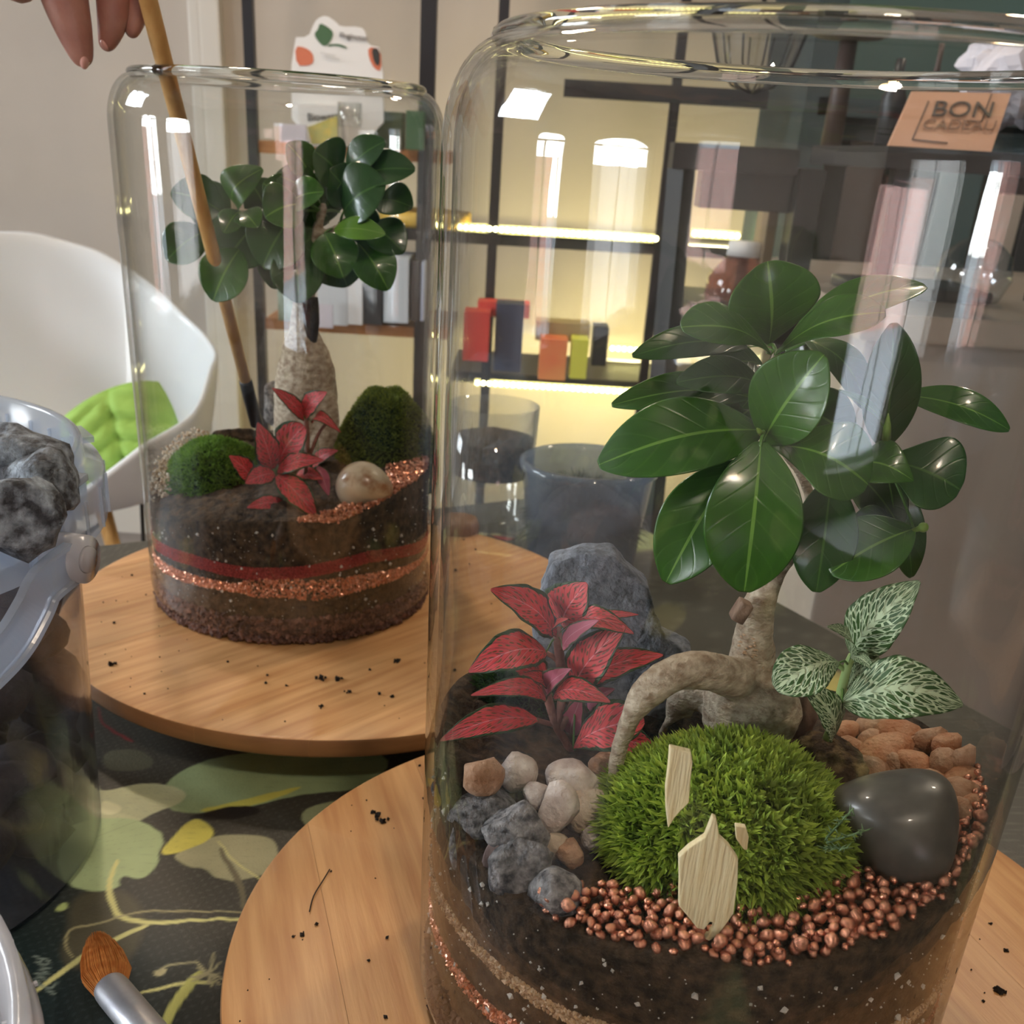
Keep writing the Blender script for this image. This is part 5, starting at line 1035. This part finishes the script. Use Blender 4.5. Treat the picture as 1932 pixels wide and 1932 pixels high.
cbox(525, 545, 560, 605, 2.2, mat('picture_box', s2l(150, 170, 160), .6, col2=s2l(96, 110, 90), vscale=30), 'picture_box', 'small greenish picture box left of the bonsai trunk', 'box')
def dish(px, py, y, r_, h, m, name, label, cat, zz=None):
    p = at(px, py, y) if zz is None else Vector((at(px, py, y).x, y, zz)); bm = bmesh.new(); lathe(bm, [(0, 0), (r_ * .9, 0), (r_, h * .3), (r_, h), (r_ * .93, h), (r_ * .9, h * .35), (0, h * .3)], p, 40); return tag(obj(name, bm, m), label, cat)
dish(800, 492, 2.34, .095, .03, mat('yellow_wood', s2l(206, 168, 66), .5), 'wooden_tray', 'round yellowish wooden tray at the end of the shelf', 'tray', z2 + .011)
dish(660, 240, 2.12, .022, .04, glass_mat('small_glass', edge=(.5, .6, .6), f0=.1), 'glass_cup', 'tiny clear glass cup on the top wooden shelf', 'cup')
M_r, M_o, M_y = mat('red_pack', s2l(206, 60, 56), .5), mat('orange_pack', s2l(226, 160, 96), .5, col2=s2l(214, 90, 60), vscale=6), mat('yellow_pack', s2l(204, 204, 76), .5)
cbox(872, 590, 925, 680, 2.1, M_r, 'carton', 'red carton at the left above the lower LED strip', 'box'); cbox(930, 575, 990, 700, 2.12, mat('navy_pack', s2l(56, 60, 82), .6), 'machine', 'dark blue grey device between the red and orange cartons', 'device'); cbox(1015, 642, 1072, 716, 2.1, M_o, 'carton', 'orange carton above the lower LED strip', 'box'); cbox(1074, 642, 1112, 714, 2.1, M_y, 'carton', 'yellow green carton right of the orange carton', 'box')
cbox(900, 575, 1000, 596, 2.16, M_r, 'carton', 'flat red carton lying on top of the dark device', 'box'); cbox(1115, 618, 1150, 690, 2.16, M_black, 'device', 'black device right of the yellow carton', 'device'); cbox(1010, 612, 1115, 642, 2.18, mat('beige_pack', s2l(170, 150, 110), .6), 'carton', 'flat beige carton behind the orange carton', 'box')
# ================================================================== BLACK STAND, TEAL CABINET, COUNTER
bs = empty('black_stand', at(1400, 700, 1.5), 'tall black stand with drawer front behind the nearer jar', 'stand')
for (x0, y0, x1, y1, d, n_) in ((1268, 282, 1512, 318, 0, 'top_rail'), (1318, 318, 1512, 392, .03, 'drawer_front'), (1484, 318, 1512, 760, .0, 'leg'), (1300, 585, 1512, 600, .02, 'shelf')): cbox(x0, y0, x1, y1, 1.5 + d, M_black, n_, None, None, .05, bs)
a, b = at(1292, 318, 1.5), at(1275, 960, 1.42); w_ = 54 * mpp(a); bm = bmesh.new(); tube(bm, [(a.x, a.y + .03, a.z), (b.x, 1.5 + .03, RZ0)], w_ / 2, 4); obj('leg', bm, M_black, bs, False)
cbox(1300, 600, 1512, 640, 1.5, M_black, 'kick_panel', None, None, .3, bs)
for (x0, y0, x1, y1, c_, l) in ((1430, 395, 1460, 470, (150, 128, 96), 'beige carton on the black stand, left one'), (1436, 400, 1470, 500, (120, 98, 76), 'taller brown carton on the black stand')): cbox(x0, y0, x1, y1, 1.62 if x0 == 1430 else 1.58, mat('pack_%d' % x0, s2l(*c_), .6), 'carton', l, 'box', .04)
p = at(1392, 585, 1.62); bm = bmesh.new(); lathe(bm, [(0, 0), (.045, 0), (.052, .02), (.05, .045), (.03, .07), (.024, .075)], p, 40); t = empty('lidded_jar', p, 'round glass jar with reddish contents and white lid on the black stand', 'jar'); obj('glass', bm, glass_mat('jar_glass', tint=(.75, .5, .45), edge=(.3, .2, .18), milk=.3, milkcol=(.3, .1, .08)), t)
bm = bmesh.new(); lathe(bm, [(0, .095), (.026, .094), (.028, .075), (0, .074)], p, 32); obj('lid', bm, M_paper, t)
M_teal = mat('teal_cabinet', s2l(74, 102, 100), .6); M_teald = mat('teal_dark', s2l(40, 54, 58), .7)
tcab = empty('teal_cabinet', at(1800, 800, 2.1), 'dark teal open cabinet at the back right', 'cabinet')
xl, xr = at(1540, 300, 2.1).x, 2.6
for c_, s, m, n_ in (((xl / 2 + xr / 2, 2.55, .3), (xr - xl, .04, 2.1), M_teal, 'back_panel'), ((xl, 2.35, .3), (.05, .4, 2.1), M_teald, 'side_panel'), ((xl / 2 + xr / 2, 2.35, .10), (xr - xl, .4, .04), M_teald, 'shelf'), ((xl / 2 + xr / 2, 2.35, .42), (xr - xl, .4, .03), M_teald, 'shelf'), ((xl / 2 + xr / 2, 2.3, -.35), (xr - xl, .5, .85), M_teald, 'base')):
    bm = bmesh.new(); box(bm, c_, s); obj(n_, bm, m, tcab, False)
r = random.Random(17); x = xl + .08; k = 0
cols = [(60, 48, 46), (96, 60, 50), (50, 74, 78), (150, 140, 130), (30, 30, 34), (84, 92, 96), (120, 110, 104), (110, 120, 60), (70, 40, 60), (176, 170, 160), (40, 60, 62), (140, 96, 60)]
names = ['dark brown', 'rust red', 'teal blue', 'pale beige', 'black', 'slate grey', 'taupe', 'olive green', 'plum', 'off-white', 'deep green', 'ochre']
while k < 12:
    w_ = r.uniform(.06, .10); h_ = r.uniform(.16, .27); bm = bmesh.new(); box(bm, (x + w_ / 2, 2.28, .12 + h_ / 2), (w_ * .9, .16, h_), bev=.002); q = k % 12
    tag(obj('book', bm, mat('spine_%d' % q, s2l(*cols[q]), .5), None, False), '%s book standing in the teal cabinet' % names[q], 'book', 'books in the teal cabinet'); x += w_; k += 1
# mushroom-shaped table lamp / stand
p = at(1605, 60, 1.75); q = at(1628, 230, 1.75); w_ = 100 * mpp(p); t = empty('pedestal_dish', q, 'dark brown pedestal dish on a slim stem', 'dish')
bm = bmesh.new(); lathe(bm, [(0, -.012), (w_ * .6, -.008), (w_, .004), (w_, .012), (w_ * .95, .014), (0, .004)], p, 48); M_bw = mat('brown_wood', s2l(62, 46, 40), .5); obj('dish', bm, M_bw, t)
bm = bmesh.new(); tube(bm, [p, (p.x, p.y, q.z - .05)], [.012, .016], 16); obj('stem', bm, M_bw, t)
# counter (grey taupe) with things on it
ct = empty('grey_counter', at(1780, 900, 1.4), 'grey taupe counter behind the table at the right', 'counter')
a = at(1640, 608, 1.25); zt = a.z; bm = bmesh.new(); box(bm, (a.x + .65, 1.25 + .3, (zt + RZ0) / 2 - .01), (1.3, .6, zt - RZ0 - .02), bev=.004); M_cnt = mat('counter_grey', s2l(176, 166, 156), .35, col2=s2l(150, 136, 122), vscale=3, stretch=(1, 1, .2), coat=.2); obj('body', bm, M_cnt, ct, False)
bm = bmesh.new(); box(bm, (a.x + .65, 1.25 + .29, zt), (1.34, .66, .03), bev=.004); obj('counter_top', bm, M_cnt, ct, False)
p = at(1812, 622, 1.36); p.z = zt + .015; bm = bmesh.new(); lathe(bm, [(.02, 0), (.035, .004), (.045, .03), (.04, .055), (.02, .072), (0, .076)], p, 40); tag(obj('glass_globe', bm, glass_mat('globe_glass', tint=(.8, .85, .9), edge=(.3, .35, .4), f0=.12)), 'small clear glass globe on the grey counter', 'globe')
a = at(1720, 560, 1.4); bm = bmesh.new(); box(bm, (a.x, 1.42, zt + .022), (.16, .14, .014), bev=.003); tag(obj('card_reader', bm, mat('dark_slab', (.03, .035, .04), .25), None, False), 'flat dark tray lying on the grey counter', 'tray')
# voucher card and bag
sb_ = empty('voucher_stand', at(1790, 290, 1.15), 'dark shelf box carrying the voucher card', 'shelf')
cbox(1668, 300, 2100, 318, 1.15, M_black, 'shelf', None, None, .3, sb_); cbox(1990, 318, 2010, 575, 1.2, M_black, 'post', None, None, .02, sb_); cbox(1672, 318, 1690, 575, 1.3, M_black, 'post', None, None, .02, sb_)
va = [at(1722, 172, 1.22), at(1908, 176, 1.22), at(1865, 302, 1.16), at(1668, 292, 1.16)]
bm = bmesh.new(); v = [bm.verts.new(p_) for p_ in va]; f_ = bm.faces.new(v); ex = bmesh.ops.extrude_face_region(bm, geom=[f_])
for w in ex['geom']:
    if isinstance(w, bmesh.types.BMVert): w.co.y += .004
vc = obj('voucher_card', bm, M_card, None, False); tag(vc, 'kraft voucher card lettered BON CADEAU leaning at the right', 'card')
def onplate(s, u, v_, size, m):
    p = va[3].lerp(va[2], u).lerp(va[0].lerp(va[1], u), v_); ex_ = (va[1] - va[0]).normalized(); ey = (va[0] - va[3]).normalized(); ez = ex_.cross(ey).normalized(); ey2 = ez.cross(ex_)
    o = text(s, (0, 0, 0), size, m, vc, shear=.35); o.parent = None
    R_ = Matrix((ex_, ey2, ez)).transposed().to_4x4(); R_.translation = p - Vector((0, .0015, 0)); o.matrix_world = R_; o.parent = vc; o.matrix_parent_inverse = vc.matrix_world.inverted(); return o
onplate('BON', .27, .62, .029, M_ink); onplate('CADEAU', .24, .42, .0185, mat('ink_light', s2l(130, 96, 76), .7))
for (u0, v0, u1, v1) in ((.20, .25, .20, .85), (.62, .56, .80, .56), (.80, .56, .80, .98), (.20, .25, .55, .22)):
    q = lambda u, v_: va[3].lerp(va[2], u).lerp(va[0].lerp(va[1], u), v_) - Vector((0, .001, 0)); bm = bmesh.new(); tube(bm, [q(u0, v0), q(u1, v1)], .0006, 4); obj('printed_line', bm, M_ink, vc)
p = at(1925, 130, 1.3); o = obj('paper_bag', rock_bm(p, .07, .05, .06, 5, 4, .5, 12), mat('white_paper_bag', s2l(205, 200, 208), .7, bump=.6, bscale=40), None, False); tag(o, 'crumpled white paper bag behind the voucher card', 'bag')
for (x, y0, y1, r_, m, l, c_) in ((1690, 110, 170, 22, M_black, 'short black bottle left of the voucher card', 'bottle'), (1760, 80, 170, 12, M_bw, 'slim dark leaning bottle behind the voucher card', 'bottle')):
    a, b = at(x, y1, 1.35), at(x, y0, 1.35); a.z = at(1900, 300, 1.15).z; rr_ = r_ * mpp(a); bm = bmesh.new(); lathe(bm, [(0, 0), (rr_, 0), (rr_, (b.z - a.z) * .6), (rr_ * .4, (b.z - a.z) * .8), (rr_ * .4, b.z - a.z), (0, b.z - a.z)], a, 24); tag(obj('bottle', bm, m), l, c_)
# hanging wire-and-glass bowl lamp
p = at(1425, 120, 1.45); s_ = mpp(p); t = empty('glass_bowl_lamp', p, 'clear ribbed glass bowl hanging above the black stand', 'lamp'); bm = bmesh.new(); lathe(bm, [(0, -50 * s_), (40 * s_, -38 * s_), (72 * s_, 0), (88 * s_, 50 * s_), (90 * s_, 60 * s_)], p, 24); obj('glass_bowl', bm, glass_mat('bowl_glass', tint=(.9, .9, .9), edge=(.3, .3, .3), f0=.12), t)
bm = bmesh.new()
for k in range(12):
    a_ = 2 * PI * k / 12; d = Vector((math.cos(a_), math.sin(a_), 0)); tube(bm, [p + d * 2 * s_ + Vector((0, 0, -50 * s_)), p + d * 40 * s_ + Vector((0, 0, -38 * s_)), p + d * 72 * s_, p + d * 88 * s_ + Vector((0, 0, 50 * s_))], .0012, 4)
o = obj('wire_ribs', bm, M_bmetal, t); bm = bmesh.new(); tube(bm, [p + Vector((0, 0, .05)), (p.x, p.y, RZ1)], .003, 6); obj('cord', bm, M_black, t)
# ================================================================== POTS BEHIND THE NEAR JAR (on the table)
p = onz(1115, 1035, 0); p = Vector((.070, .86, 0)); t = empty('grey_tub', p, 'bluish translucent tub of dark plants behind the slate rock', 'tub')
M_tub = glass_mat('blue_grey_plastic', tint=(.7, .76, .84), edge=(.5, .55, .65), rough=.1, milk=.4, milkcol=(.34, .40, .50)); bm = bmesh.new(); lathe(bm, [(0, .001), (.042, .001), (.046, .005), (.055, .085), (.058, .087), (.058, .092), (.054, .094), (.052, .088), (.043, .008)], p, 64); obj('tub_wall', bm, M_tub, t)
moss('moss_mound', 'dark upright moss inside the bluish tub', (p.x, p.y, .04), (.04, .04, .03), 500, .02, .0008, 9, (.01, .015, .008), (.05, .06, .03), tuft=3)
p = Vector((-.012, .93, 0)); t = empty('glass_cup', p, 'clear glass cup with dark contents left of the bluish tub', 'cup'); bm = bmesh.new(); lathe(bm, [(0, .001), (.03, .001), (.036, .01), (.04, .12), (.038, .12), (.034, .012)], p, 48); obj('cup_wall', bm, glass_mat('cup_glass', edge=(.5, .55, .6), f0=.1, milk=.08), t); bm = bmesh.new(); lathe(bm, [(0, .06), (.035, .058), (.037, .09), (0, .1)], p, 32); obj('contents', bm, M_soil, t)
p = Vector((-.035, .82, 0)); bm = bmesh.new(); lathe(bm, [(0, 0), (.016, 0), (.017, .045), (.015, .05), (0, .05)], p, 32); o = obj('wooden_cup', bm, mat('pale_wood_cup', s2l(150, 112, 80), .5)); tag(o, 'small brown wooden cup behind the near turntable', 'cup')
# glass dish edge at the far right, behind the nearer jar
